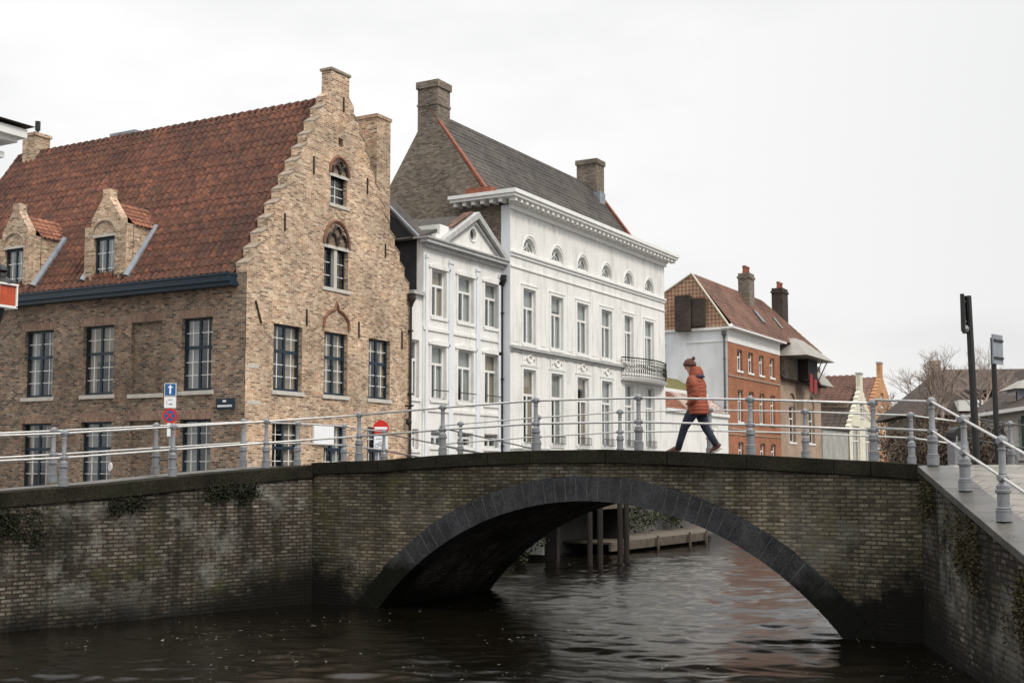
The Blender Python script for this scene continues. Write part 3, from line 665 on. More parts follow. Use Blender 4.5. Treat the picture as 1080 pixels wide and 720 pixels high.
for a,b in sw+[bl]:
    for z in (7.27,4.26): q=MB(); q.pbox(PN(NS),a-.12,b+.12,z,z+.26,-.006,.05); q.build('lintel',M['lintelbrick'],bh)
q=MB(); q.box(-39.4,U0-.42,NE-.3,NE,STR,9.0); q.box(-39.4,-39.0,NS+.4,NE-.3,STR,8.9); q.prism(PU(-39.0),[(NS,8.5),(CN,14.9),(NE,8.5)],0,.4); q.build('rear_wall',M['brick_brown'],bh)
q=MB(); q.box(-39,U0-.42,NS+.41,NE-.31,4.6,4.7); q.build('upper_floor',M['interior'],bh)
rf=pantile('roof',bh,M['tile_red'],(-39.3,NS-.1,8.46),(U0-.42,NS-.1,8.46),(-39.3,CN,14.82),(U0-.42,CN,14.82),tw=.25,tl=.33,amp=.115,lap=.02)
slab('rear_roof',rf,M['tile_red'],[(-39.3,NE+.1,8.46),(U0-.42,NE+.1,8.46),(U0-.42,CN,14.8),(-39.3,CN,14.8)])
q=MB(); 
for i in range(44):
    a=-39.3+i*.345; q.tube([(a,CN,14.82),(a+.33,CN,14.85)],[.11,.13],8)
q.build('ridge_tiles',M['tile_red'],rf)
q=MB(); q.box(-38.7,-38.0,CN-.35,CN+.35,14.0,15.45); q.box(-38.76,-37.94,CN-.4,CN+.4,15.45,15.57); q.build('chimney',M['brick_tan'],rf)
q=MB(); q.tube([(-38.3,CN,15.5),(-38.3,CN,15.75)],.05); q.tube([(-38.3,CN,15.75),(-38.3,CN,16.1)],.1,8); q.build('chimney_pot',M['black'],rf)
q=MB(); q.box(-34.6,-33.3,CN+.2,CN+.9,14.3,15.15); q.build('chimney',M['lead'],rf)
# big chimney at right shoulder of the gable
q=MB(); q.box(-25.05,-23.86,33.05,33.85,9.0,14.75); q.box(-25.09,-23.82,33.01,33.89,14.75,14.86); q.build('gable_chimney',M['brick_tan'],bh)
# gutter
q=MB(); q.box(-39.5,U0-.35,NS-.38,NS-.02,8.22,8.44); q.box(-39.5,U0-.33,NS-.42,NS-.02,8.40,8.46); q.box(-39.5,U0-.3,NS-.3,NS-.002,8.1,8.22); q.build('gutter',M['navy'],bh)
# dormers
def dormer(uc,hw=.92):
    P2=PN(NS+.02); z0,zs,za=8.5,10.45,11.32
    q=MB(); out=[(uc-hw,z0),(uc+hw,z0),(uc+hw,zs),(uc+hw-.28,zs),(uc+hw-.28,zs+.22),(uc+.16,za),(uc+.16,za+.28),(uc-.16,za+.28),(uc-.16,za),(uc-hw+.28,zs+.22),(uc-hw+.28,zs),(uc-hw,zs)]
    wa,wb,wz0,wz1=uc-.5,uc+.42,8.6,10.08
    q.prism(P2,out,0,.3,[rect(wa,wb,wz0,wz1)])
    # cheeks
    for s in (uc-hw,uc+hw-.25):
        q.hexa([(s,NS+.3,z0),(s+.25,NS+.3,z0),(s+.25,NS+1.5,z0+1.9),(s,NS+1.5,z0+1.9),(s,NS+.3,zs),(s+.25,NS+.3,zs),(s+.25,NS+1.5,zs),(s,NS+1.5,zs)])
    d=q.build('dormer',M['brick_tan'],bh)
    f=MB(); f.pbox(P2,wa,wa+.08,wz0,wz1,.1,.16); f.pbox(P2,wb-.05,wb,wz0,wz1,.1,.16); f.pbox(P2,wa+.08,wb-.05,wz1-.08,wz1,.1,.16); f.pbox(P2,wa+.08,wb-.05,wz0,wz0+.07,.1,.16); am=(wa+wb)/2+.02
    f.pbox(P2,am-.03,am+.03,wz0+.07,wz1-.08,.1,.15); f.m=1
    for k in (1,2): zz=wz0+(wz1-wz0)*k/3; f.pbox(P2,wa+.08,am-.03,zz-.012,zz+.012,.11,.15); f.pbox(P2,am+.03,wb-.05,zz-.012,zz+.012,.11,.15)
    for xx in ((wa+.08+am)/2,(am+wb)/2): f.pbox(P2,xx-.01,xx+.01,wz0+.07,wz1-.08,.115,.145)
    f.m=2; f.pbox(P2,wa+.02,wb-.02,wz0+.02,wz1-.02,.125,.13); f.m=3; f.pbox(P2,am,wb-.02,wz0+.02,wz1-.02,.2,.22)
    f.build('window',[M['navy'],M['trim'],M['glass'],M['curtain']],d)
    q=MB(); q.pbox(P2,wa-.05,wb+.05,wz1,wz1+.09,-.012,.1); q.build('lintel',M['sill'],d); q=MB(); q.tube([P2(x,y,-.0) for x,y in arcpts(uc-.05,wz1+.1,.5,10,.42)],.04,6); q.build('relieving_arch',M['stepcap'],d)
    zr=za-.08
    nback=lambda z: NS-.1+(z-8.46)/(14.82-8.46)*(CN-NS+.1)
    for s in (-1,1):
        E0=Vector((uc+s*(hw+.06),NS+.33,zs-.05)); E1=Vector((uc+s*(hw+.06),nback(zs-.05)+.1,zs-.05)); R0=Vector((uc,NS+.33,zr)); R1=Vector((uc,nback(zr)+.1,zr))
        pantile('dormer_roof',d,M['tile_orange'],E0,E1,R0,R1,tw=.25,tl=.28,amp=.03)
        q=MB(); q.tube([(uc+s*(hw+.05),NS+.02,8.72),(uc+s*(hw+.05),nback(10.4)-.02,10.52)],[.15,.11],6); q.build('flashing',M['lead'],d)
dormer(-29.66); dormer(-33.9); dormer(-37.6)
# downpipe at the right end of the gable
def downpipe(parent,P,a,zt,zb,mat='black',r=.045):
    q=MB(); q.tube([P(a,zb,-.09),P(a,zt,-.09)],r,8)
    c=P(a,zt,-.12); q.lathe([(.04,-.25),(.07,-.15),(.14,-.02),(.16,.05),(.13,.07),(.14,.14),(.16,.2)],c,10)
    for k in range(3): z=zb+(zt-zb)*(k+.5)/3; q.pbox(P,a-.07,a+.07,z-.03,z+.03,-.15,0)
    return q.build('downpipe',M[mat],parent)
downpipe(bh,PU(U0),34.95,8.7,STR+.2,'iron')
for a,b,z0,z1 in ((26.72,27.2,5.72,5.84),(26.72,27.3,4.68,4.78)): q=MB(); q.pbox(PU(U0),a,b,z0,z1,-.008,.01); q.build('corner_stone',M['sill'],bh)

# ---------------------------------------------------------------- 2. small white house with pediment
sh=thing('white_house',(U0,36,STR),'small white house with triangular pediment beside the brick gable','house')
a0,a1=35.88,41.47; Pw=PU(U0)
cols=[(36.4,37.38),(38.2,39.32),(40.15,41.25)]
def seg(a,b,z0,z1,r=.12):  # window hole with shallow segmental head
    k=6; return [(a,z0),(b,z0)]+[(b+(a-b)*i/k, z1-r+r*math.sin(math.pi*i/k)) for i in range(k+1)]
hs=[rect(a,b,8.3,10.03) for a,b in cols]+[rect(a,b,5.3,7.25) for a,b in cols]+[rect(a,b,3.62,4.15) for a,b in cols]
facade(sh,Pw,rect(a0,a1,STR-.3,11.0),hs,M['white_wall'],.35,'wall')
for a,b in cols:
    win(sh,Pw,a,b,8.3,10.03,'white'); win(sh,Pw,a,b,5.3,7.25,'white'); win(sh,Pw,a,b,3.62,4.15,'white',curt=False)
    q=MB()   # raised surround and segmental head
    for z0,z1 in ((8.3,10.03),(5.3,7.25)):
        q.pbox(Pw,a-.13,a-.01,z0-.05,z1,-.025,.01); q.pbox(Pw,b+.01,b+.13,z0-.05,z1,-.025,.01)
        q.prism(Pw,[(a-.2,z1+.01),(b+.2,z1+.01)]+[(b+.2+(a-b-.4)*i/6, z1+.1+.1*math.sin(math.pi*i/6)) for i in range(7)],-.06,.01)
    q.build('window_surround',M['white_wall'],sh)
for a in (35.95,37.65,39.6,41.3):
    q=MB(); w_=.14; q.pbox(Pw,a-w_*.0 if a<36 else a-w_,a+w_,STR,10.35,-.06,.01); q.pbox(Pw,(a if a<36 else a-w_)-.02,a+w_+.02,10.35,10.47,-.09,.01); q.build('pilaster',M['grey_stucco'],sh)
q=MB(); q.pbox(Pw,a0-.1,a1+.0,10.72,10.86,-.16,.02); q.pbox(Pw,a0-.2,a1+.02,10.86,11.0,-.30,.02); q.pbox(Pw,a0-.25,a1+.04,11.0,11.06,-.36,.3); q.build('cornice',M['greytrim'],sh)
q=MB(); q.pbox(Pw,a0,a1,7.75,7.86,-.05,.01); q.pbox(Pw,a0,a1,4.85,4.97,-.05,.01); q.build('string_course',M['white_wall'],sh)
q=MB(); ac=39.3
q.prism(Pw,[(36.9,11.06),(41.62,11.06),(ac,12.45)],-.02,.3,[[(39.2+.24*math.cos(t*math.pi/6),11.72+.24*math.sin(t*math.pi/6)) for t in range(12)]])
ped=q.build('pediment',M['white_wall'],sh)
q=MB()
for s,e in ((36.75,11.08),(41.75,11.08)):
    q.prism(Pw,[(s,e),(s+(.35 if s<ac else -.35),e),(ac,12.35),(ac,12.6)],-.26,.1)
    q.prism(Pw,[(s+(.5 if s<ac else -.5),e+.02),(s+(.62 if s<ac else -.62),e+.02),(ac,12.15),(ac,12.24)],-.12,.05)
q.build('raking_cornice',M['greytrim'],ped)
q=MB(); q.tube([Pw(39.2+.27*math.cos(t*math.pi/8),11.72+.27*math.sin(t*math.pi/8),-.03) for t in range(17)],.04,6); q.build('oculus_frame',M['trim'],ped)
q=MB(); q.pbox(Pw,38.9,39.5,11.4,12.0,.1,.11); q.build('pane',M['glassdark'],ped)
# roof: ridge along u over the pediment
rr=slab('roof',sh,M['tile_brown'],[(U0-.2,a0-.2,11.05),(-29.5,a0-.2,11.05),(-29.5,ac,12.75),(U0-.1,ac,12.5)])
slab('roof_slope',rr,M['tile_brown'],[(U0-.1,ac,12.5),(-29.5,ac,12.75),(-29.5,41.45,11.2),(U0-.2,41.45,11.2)])
slab('roof_slope',rr,M['tile_rust'],[(U0+.05,ac-.1,12.62),(U0-.35,ac-.1,12.62),(U0-.35,ac-1.7,11.75),(U0+.05,ac-1.7,11.75)],t=.05)
q=MB(); q.box(U0-1.2,U0-.05,37.0,37.9,11.1,11.75); q.box(U0-.9,U0-.02,36.7,37.1,11.1,11.35); q.build('flashing',M['trim'],rr)
# slate clad side wall + rear
q=MB(); q.box(-30,U0-.36,a0,a0+.3,8.6,11.02); q.prism(PN(a0-.01),[(-30,8.6),(U0-.3,8.6),(U0-.3,11.0),(-25.6,12.3),(-26.4,13.3),(-30,13.3)],0,.12); q.build('side_wall',M['slate'],sh)
slab('roof_slope',rr,M['tile_brown'],[(U0-.3,a0-.05,11.05),(U0-.3,a0+1.1,11.1),(-26.4,a0+1.6,13.2),(-26.4,a0-.05,13.35)])
q=MB(); q.tube([(U0-.2,a0-.05,11.1),(-26.4,a0-.05,13.4)],.06,6); q.build('flashing',M['lead'],rr)
q=MB(); q.box(-30,-29.7,a0,a1,STR,13.2); q.box(-29.7,U0-.36,a0+.4,a1-.1,5.0,5.08); q.box(-29.7,U0-.36,a0+.4,a1-.1,8.0,8.08); q.build('rear_wall',M['brick_brown'],sh)
# low left bay
q=[rect(35.25,35.72,5.3,7.35),rect(35.3,35.7,3.5,4.2)]
facade(sh,PU(U0-.06),rect(NE+.02,a0,STR-.3,8.95),q,M['white_wall'],.3,'bay_wall')
for a,b,z0,z1 in ((35.25,35.72,5.3,7.35),(35.3,35.7,3.5,4.2)): win(sh,PU(U0-.06),a,b,z0,z1,'white',curt=(z1>5))
q=MB(); q.pbox(PU(U0-.06),NE+.03,a0+.02,8.95,9.08,-.15,.5); q.build('bay_cornice',M['greytrim'],sh)
slab('bay_roof',sh,M['slate'],[(U0-.1,NE+.05,9.1),(U0-.1,a0-.02,9.1),(-28,a0-.02,9.9),(-28,NE+.05,9.9)])
for a,b in cols:
    q=MB(); q.tube([Pw(a-.02,5.62,-.12),Pw(b+.02,5.62,-.12)],.018,6); q.build('window_bar',M['iron'],sh)
downpipe(sh,PU(U0),41.36,10.25,STR+.5)

# ---------------------------------------------------------------- 3. large white mansion
UB=-23.42; b0,b1=41.5,57.55; PB_=PU(UB)
mh=thing('white_mansion',(UB,b0,STR),'large white mansion with dentil cornice, half round attic windows and iron balcony','house')
mc=[(42.55,43.6),(44.98,46.08),(47.45,48.58),(49.95,51.1),(52.5,53.55),(54.95,56.08)]
lun=[]
for i,px in enumerate((558,586,613.5,639,661,683)):
    c=(mc[i][0]+mc[i][1])/2+.05; lun.append(c)
def half(c,z,r): return [(c-r,z),(c+r,z)]+[(c+r*math.cos(math.pi*i/12),z+r*1.12*math.sin(math.pi*i/12)) for i in range(1,12)]
ZL=11.58
hs=[rect(a,b,7.85,10.08) for a,b in mc]+[rect(a,b,3.82,6.8) for a,b in mc]+[half(c,ZL,.55) for c in lun]
facade(mh,PB_,rect(b0,b1,STR-.3,13.3),hs,M['white_wall'],.4,'wall')
for i,(a,b) in enumerate(mc):
    win(mh,PB_,a,b,7.85,10.08,'white',rec=.12); win(mh,PB_,a,b,3.82,6.8,'white',rec=.12)
    q=MB()
    for z0,z1 in ((7.8,10.08),(3.8,6.8)):
        q.pbox(PB_,a-.17,a-.01,z0,z1+.14,-.025,.01); q.pbox(PB_,b+.01,b+.17,z0,z1+.14,-.025,.01); q.pbox(PB_,a-.01,b+.01,z1+.01,z1+.14,-.025,.01); q.pbox(PB_,a-.2,b+.2,z1+.14,z1+.18,-.05,.01)
    q.build('window_surround',M['trim'],mh)
    # lunette
    c=lun[i]; f=MB(); f.tube([PB_(c+.52*math.cos(math.pi*t/12),ZL+.58*math.sin(math.pi*t/12),.15) for t in range(13)],.03,6)
    f.pbox(PB_,c-.55,c+.55,ZL-.0,ZL+.08,.1,.2)
    f.tube([PB_(c,ZL+.05,.15),PB_(c,ZL+.58,.15)],.018,6)
    f.tube([PB_(c-.35,ZL+.08,.15),PB_(c+.2,ZL+.52,.15)],.018,6); f.tube([PB_(c+.35,ZL+.08,.15),PB_(c-.2,ZL+.52,.15)],.018,6)
    o=f.build('lunette_window',M['trim'],mh); q=MB(); q.quad(*[PB_(x,y,.17) for x,y in half(c,ZL+.02,.53)]); q.build('pane',M['glass'],o); q=MB(); q.quad(*[PB_(x,y,.3) for x,y in half(c,ZL+.02,.53)]); q.build('blind',M['curtain'],o)
    q=MB(); q.tube([PB_(c+.64*math.cos(math.pi*t/12),ZL+.72*math.sin(math.pi*t/12),.0) for t in range(13)],.035,6); q.build('hood_mould',M['trim'],mh)
    # relief panel between floors
    if i<4:
        q=MB(); a_,b_=a-.1,b+.1
        for r_ in ((a_,a_+.05,7.0,7.5),(b_-.05,b_,7.0,7.5),(a_+.05,b_-.05,7.0,7.05),(a_+.05,b_-.05,7.45,7.5)): q.pbox(PB_,*r_,-.03,.01)
        cc=(a+b)/2; q.tube([PB_(cc+.18*math.cos(t*math.pi/6),7.25+.14*math.sin(t*math.pi/6),-.03) for t in range(13)],.035,6)
        for s in (-1,1): q.tube([PB_(cc+s*.2,7.2,-.02),PB_(cc+s*.32,7.3,-.03),PB_(cc+s*.42,7.18,-.02)],.03,6)
        q.build('relief_panel',M['white_wall'],mh)
# pilaster strips
ed=[b0+.45]+[(mc[i][1]+mc[i+1][0])/2 for i in range(5)]+[57.1]
for a in ed:
    for z0,z1 in ((3.6,7.5),(7.85,10.7)):
        q=MB(); q.pbox(PB_,a-.24,a+.24,z0,z1,-.018,.01); q.build('pilaster_strip',M['white_wall'],mh)
q=MB(); q.pbox(PB_,b0-.02,52.3,7.56,7.68,-.16,.01); q.pbox(PB_,b0,52.3,7.46,7.56,-.08,.01); q.build('string_course',M['greytrim'],mh)
q=MB(); q.pbox(PB_,b0-.02,b1,11.38,11.46,-.12,.01); q.pbox(PB_,b0,b1,11.26,11.38,-.06,.01); q.pbox(PB_,b0,b1,10.82,10.88,-.05,.01); q.build('attic_band',M['trim'],mh)
q=MB(); q.pbox(PB_,b0,b1,3.2,3.6,-.08,.01); q.pbox(PB_,b0+.1,43.9,3.3,3.62,-.5,.01); q.build('plinth',M['greytrim'],mh)
# cornice with modillions, returning round the left corner
q=MB(); q.box(UB,UB+.12,b0-.1,b1+.05,13.12,13.3); q.box(UB,UB+.55,b0-.6,b1+.55,13.50,13.62); q.box(UB-.3,UB+.62,b0-.67,b1+.62,13.62,13.78)
q.box(-25.9,UB,b0-.6,b0-.002,13.50,13.62); q.box(-25.95,UB-.3,b0-.67,b0-.002,13.62,13.76); q.box(UB,UB+.2,b0-.15,b1+.1,13.3,13.5)
n_=38
for i in range(n_):
    a=b0-.35+(b1+.7-b0)*i/(n_-1); q.box(UB+.2,UB+.48,a-.09,a+.09,13.34,13.5)
for i in range(6):
    a=-25.7+i*.42; q.box(a-.08,a+.08,b0-.5,b0-.01,13.34,13.5)
q.build('cornice',M['trim'],mh)
# brick gable side wall
us,zt=-27.3,17.75
q=MB(); q.prism(PN(b0),[(-30,STR),(UB-.42,STR),(UB-.42,13.3),(-24.6,13.9),(us,zt),(-30,13.6)],0,.35); q.build('gable_wall',M['brick_grey'],mh)
q=MB(); q.box(UB-.42,UB,b0-.004,b0+.0,STR,13.3); q.build('corner_return',M['grey_stucco'],mh)
rf=pantile('roof',mh,M['tile_brown'],(-24.5,b0+.3,13.75),(-24.5,b1-.3,13.75),(us,b0+.3,zt-.02),(us,b1-.3,zt-.02),tw=.28,tl=.27,amp=.02,lap=.012,shape=False)
slab('roof_slope',rf,M['tile_brown'],[(us,b0+.3,zt-.03),(us,b1-.3,zt-.03),(-30.1,b1-.3,13.6),(-30.1,b0+.3,13.6)])
q=MB(); q.box(-24.5,UB+.1,b0+.1,b1-.1,13.5,13.78); q.build('parapet_gutter',M['lead'],rf)
for n0 in (b0,b1-.35):
    q=MB(); q.hexa([(-24.45,n0,13.75),(-24.45,n0+.34,13.75),(us,n0+.34,zt-.02),(us,n0,zt-.02),(-24.40,n0-.02,13.9),(-24.40,n0+.26,13.9),(us,n0+.26,zt+.1),(us,n0-.02,zt+.1)])
    q.build('verge_tiles',M['verge'],rf)
q=MB(); q.prism(PN(b1-.35),[(-30,STR),(UB-.42,STR),(UB-.42,13.3),(-24.6,13.8),(us,zt-.1),(-30,13.6)],0,.33); q.box(-30.2,-30,b0,b1,STR,13.6); q.build('rear_wall',M['brick_grey'],mh)
q=MB(); q.box(-30,UB-.42,b0+.36,b1-.36,7.2,7.3); q.box(-30,UB-.42,b0+.36,b1-.36,10.9,11.0); q.build('upper_floor',M['interior'],mh)
q=MB(); q.box(-27.87,-26.88,b0-.01,b0+.95,16.3,18.65); q.box(-27.93,-26.82,b0-.07,b0+1.01,18.65,18.95); q.box(-27.9,-26.85,b0-.04,b0+.98,17.9,18.0); q.build('chimney',M['brick_grey'],rf)
n2=onU(641,200,-27.0)[0]; 
q=MB(); q.box(-27.9,-26.75,b1-1.0,b1-.05,16.2,18.75); q.box(-27.96,-26.69,b1-1.06,b1+.01,18.75,19.0); q.build('chimney',M['brick_grey'],rf)
q=MB(); q.box(-26.9,-26.5,b1-1.1,b1-.45,16.6,17.2); q.build('flashing',M['lead'],rf)
q=MB(); q.box(-25.4,-24.2,b0-.2,b0+.25,13.8,14.1); q.build('verge_tiles',M['verge'],rf)
# bow iron balcony
ba0,ba1=52.0,57.35; ncn=(ba0+ba1)/2
def bow(t,z,ex=0): a=ba0+(ba1-ba0)*t; return (UB+.08+ex+.62*math.sin(math.pi*min(1,max(0,t)))**.7,a,z)
q=MB(); K=24
for i in range(K):
    t0,t1=i/K,(i+1)/K; A,B=bow(t0,0),bow(t1,0)
    q.hexa([(UB-.1,A[1],6.98),(A[0],A[1],6.98),(B[0],B[1],6.98),(UB-.1,B[1],6.98),(UB-.1,A[1],7.12),(A[0]+.08,A[1],7.12),(B[0]+.08,B[1],7.12),(UB-.1,B[1],7.12)])
bal=q.build('balcony',M['trim'],mh)
q=MB()
q.tube([bow(i/K,8.05) for i in range(K+1)],.03,6); q.tube([bow(i/K,7.2) for i in range(K+1)],.02,6); q.tube([bow(i/K,7.9) for i in range(K+1)],.012,6)
for i in range(31):
    t=i/30; x=bow(t,0); q.tube([bow(t,7.12),bow(t,8.05)],.011,5)
    if i<30:
        tm=(i+.5)/30
        for zc,r_ in ((7.45,.085),(7.68,.075)):
            q.tube([(bow(tm,0)[0],bow(tm,0)[1]+r_*math.cos(w*math.pi/4+.3*i),zc+r_*1.3*math.sin(w*math.pi/4+.3*i)) for w in range(8)],.013,5)
q.build('balustrade',M['iron'],bal)
for i,(a,b) in enumerate(mc[:6]):
    q=MB(); 
    q.tube([PB_(a-.02,4.15,-.12),PB_(b+.02,4.15,-.12)],.015,5); q.tube([PB_(a-.02,3.85,-.12),PB_(b+.02,3.85,-.12)],.015,5)
    for k in range(9): x=a+(b-a)*k/8; q.tube([PB_(x,3.85,-.12),PB_(x,4.15+(.05 if k%2 else 0),-.12)],.01,5)
    q.build('window_guard',M['iron'],mh)

# ---------------------------------------------------------------- 4. low white outbuilding
lo=thing('low_building',(-23.45,57.6,STR),'low white outbuilding with mossy tiled roof behind the walking person','building')
Pl=PU(-23.45)
facade(lo,Pl,rect(57.57,67.1,STR-.3,5.75),[],M['white_wall'],.3,'wall')
q=MB()
for a in (59.5,62.6,65.3): q.pbox(Pl,a,a+.06,3.2,5.2,-.03,.01)
q.pbox(Pl,59.5,65.36,5.2,5.26,-.03,.01); q.build('panel_moulding',M['white_wall'],lo)
q=MB(); q.pbox(Pl,57.57,67.1,5.75,5.93,-.12,.3); q.build('cornice',M['trim'],lo)
pantile('roof',lo,M['tile_orange'],(-23.5,57.6,5.95),(-23.5,61.0,5.95),(-24.6,57.6,6.95),(-24.6,61.0,6.95),tw=.3,tl=.22,amp=.02)
pantile('roof',lo,M['tile_lichen'],(-23.5,61.0,5.95),(-23.5,67.1,5.95),(-24.6,61.0,6.95),(-24.6,67.1,6.95),tw=.25,tl=.22,amp=.04)
q=MB(); q.box(-24.7,-24.6,57.6,67.1,6.9,7.15); q.build('ridge_board',M['trim'],lo)
slab('upper_roof',lo,M['moss'],[(-24.7,57.6,7.1),(-24.7,67.1,7.1),(-26.6,67.1,8.1),(-26.6,57.6,8.1)])
q=MB(); q.box(-27,-24.7,57.6,67.1,STR,7.0); q.box(-27,-26.6,57.6,67.1,7,8.05); q.build('rear_wall',M['concrete'],lo)

# ---------------------------------------------------------------- 5. red brick house
rh=thing('red_brick_house',(-23.45,67.2,STR),'orange red brick house with pale blank side wall and patterned gable tiles','house')
r0,r1=67.2,77.3; Pr=PU(-23.45)
rc=[(68.85,69.8),(70.9,71.85),(73.0,73.95),(75.2,76.15)]
hs=[rect(a,b,8.64,9.88) for a,b in rc]+[rect(a,b,5.6,7.5) for a,b in rc]+[rect(a,b,3.0,4.4) for a,b in rc]
facade(rh,Pr,rect(r0+.02,r1,STR-.3,10.2),hs,M['brick_red'],.35,'wall')
for a,b in rc:
    for z0,z1 in ((8.64,9.88),(5.6,7.5),(3.0,4.4)): win(rh,Pr,a,b,z0,z1,'white',curt=True)
q=MB(); q.pbox(Pr,r0-.02,r1+.02,10.2,10.95,-.03,.3); q.pbox(Pr,r0-.2,r1+.2,10.95,11.05,-.45,.3); q.build('cornice',M['trim'],rh)
q=MB(); q.pbox(Pr,r0,r1,8.2,8.3,-.05,.01); q.pbox(Pr,r0,r1,5.1,5.2,-.05,.01); q.pbox(Pr,r0,r1,4.8,4.86,-.04,.01); q.build('string_course',M['brick_beige'],rh)
ap=-25.6; zr=14.35
q=MB(); q.box(-31,-23.47,r0,r0+.3,STR,10.9); q.pbox(PN(r0),-27.2,-26.0,STR,10.9,-.06,.0); q.build('side_wall',M['grey_stucco'],rh)
q=MB(); q.pbox(PN(r0),-31,-23.3,10.9,11.05,-.15,.3); q.pbox(PN(r0),-31,-23.4,10.2,10.28,-.04,.0); q.build('side_cornice',M['trim'],rh)
q=MB(); q.prism(PN(r0+.02),[(-31,11.05),(-23.3,11.05),(ap,zr),(-27.5,13.25),(-31,11.3)],0,.25); q.build('patterned_gable',M['checker'],rh)
q=MB()
for (x0,z0),(x1,z1) in (((-23.3,11.05),(ap,zr)),((ap,zr),(-27.5,13.25))): q.tube([(x0,r0-.02,z0),(x1,r0-.02,z1)],.06,6)
q.build('verge_tiles',M['cream'],rh)
rf=pantile('roof',rh,M['tile_rust'],(-23.1,r0+.1,11.08),(-23.1,86.5,11.08),(ap,r0+.1,zr),(ap,80.5,zr),tw=.3,tl=.3,amp=.025)
slab('roof_slope',rf,M['tile_rust'],[(-23.1,86.5,11.05),(-30,86.5,11.05),(-27.5,80.5,13.2),(ap,80.5,zr)])
slab('roof_slope',rf,M['tile_rust'],[(ap,r0+.1,zr-.02),(ap,80.5,zr-.02),(-31,80.5,11.1),(-31,r0+.1,11.1)])
q=MB(); q.box(-31,-30.7,r0,r1,STR,11.2); q.box(-31,-23.5,r1-.3,r1,STR,11); q.box(-30.7,-23.85,r0+.35,r1-.35,8.05,8.12); q.box(-30.7,-23.85,r0+.35,r1-.35,4.9,5.0); q.build('rear_wall',M['brick_brown'],rh)
def stack(parent,u,n,wu,wn,z0,z1,mat,pots):
    q=MB(); q.box(u-wu/2,u+wu/2,n-wn/2,n+wn/2,z0,z1); q.box(u-wu/2-.06,u+wu/2+.06,n-wn/2-.06,n+wn/2+.06,z1-.35,z1-.2)
    c=q.build('chimney',M[mat],parent)
    for k in range(pots):
        q=MB(); a=n-wn/2+wn*(k+.5)/pots; q.lathe([(.13,0),(.11,.35),(.14,.4),(.13,.5)],(u,a,z1),8); q.build('chimney_pot',M['verge'],parent if False else rf)
    return c
(nA,_)=onU(787,300,-25.2); zA=onU(787,289,-25.2)[1]
stack(rf,-25.2,nA,.75,1.05,12.2,zA,'brick_grey',3)
(nB,_)=onU(822.5,320,-25.8); zB=onU(822.5,305,-25.8)[1]
stack(rf,-25.8,nB,.8,1.35,10.5,zB,'brick_dark',2)
q=MB(); q.box(-26.5,-25.6,r0-.5,r0+.02,10.9,13.0); q.build('chimney',M['brick_dark'],rf)
q=MB(); q.box(-25.55,-24.75,r0-.25,r0+.02,11.15,12.8); q.build('chimney',M['brick_dark'],rf)
for n_c,w_ in ((75.5,.7),(79.4,.5)):
    t=.45; c=Vector((-23.1,n_c,11.08)).lerp(Vector((ap,n_c,zr)),t); sl=Vector((ap+23.1,0,zr-11.08)).normalized(); nn=Vector((-sl.z*-1,0,sl.x*-1)); nn=Vector((sl.z,0,-sl.x))
    q=MB(); e=sl*.5; f_=Vector((0,w_/2,0)); o_=nn*.1; q.hexa([c-e-f_-o_,c-e+f_-o_,c+e+f_-o_,c+e-f_-o_,c-e-f_+o_,c-e+f_+o_,c+e+f_+o_,c+e-f_+o_]); q.build('skylight',M['glassdark'],rf)
downpipe(rh,PN(r0-.0),-23.62,10.6,STR+.3,'darkrail',.06)

# ---------------------------------------------------------------- 6. beige house with hoist dormer
be=thing('beige_house',(-23.45,77.4,STR),'beige brick house with wooden hoist dormer and arched windows','house')
e0,e1=77.35,87.1
aw=[(79.2,80.7),(83.9,85.4)]
def archw(a,b,z0,z1): c=(a+b)/2; r=(b-a)/2; return [(a,z0),(b,z0)]+[(c+r*math.cos(math.pi*i/8),z1-r*.8+r*.8*math.sin(math.pi*i/8)) for i in range(9)]
facade(be,Pr,rect(e0,e1,STR-.3,8.9),[archw(a,b,4.6,7.9) for a,b in aw],M['brick_beige'],.3,'wall')
for a,b in aw:
    win(be,Pr,a,b,4.6,7.0,'white',curt=False,rec=.2)
    q=MB(); q.prism(Pr,archw(a+.02,b-.02,7.0,7.88),.12,.2); q.build('tympanum',M['brick_beige'],be)
q=MB(); q.box(-30,-23.8,e1-.3,e1,STR,9); q.box(-30,-29.7,e0,e1,STR,9); q.build('rear_wall',M['brick_beige'],be)
slab('roof',be,M['tile_dark'],[(-23.1,e0,8.7),(-23.1,e1+.4,8.7),(-26.5,e1-2,12.0),(-26.5,e0,12.0)],.12)
slab('roof_slope',be,M['tile_dark'],[(-23.1,e1+.4,8.7),(-29.9,e1+.4,8.7),(-26.5,e1-2,12.0)],.1)
q=MB(); q.box(-26,-23.2,77.8,82.6,8.7,10.2); d=q.build('hoist_dormer',M['brick_grey'],be)
q=MB(); q.box(-23.2,-22.5,80.6,82.9,8.8,10.2); q.build('hoist_cabin',M['darktimber'],d)
q=MB(); q.box(-22.5,-22.44,80.8,81.5,8.0,9.2); q.build('shutter',M['red_paint'],d)
q=MB(); q.box(-22.49,-22.42,81.7,82.5,7.9,8.9); q.build('shutter',M['red_paint'],d)
for a in (81.6,82.8):
    q=MB(); q.tube([(-22.4,a,8.9),(-21.9,a+.3,10.1)],.04,6); q.build('brace',M['timber'],d)
q=MB(); zc=10.2
A=[(-26.2,77.5,zc),(-21.7,77.5,zc),(-21.7,84.6,zc),(-26.2,84.6,zc)]; B=[(-25.0,78.6,11.5),(-23.0,79.2,11.5),(-23.0,81.2,11.5),(-25.0,81.2,11.5)]
q.hexa([*A,*B]); q.build('dormer_roof',M['lead_roof'],d)
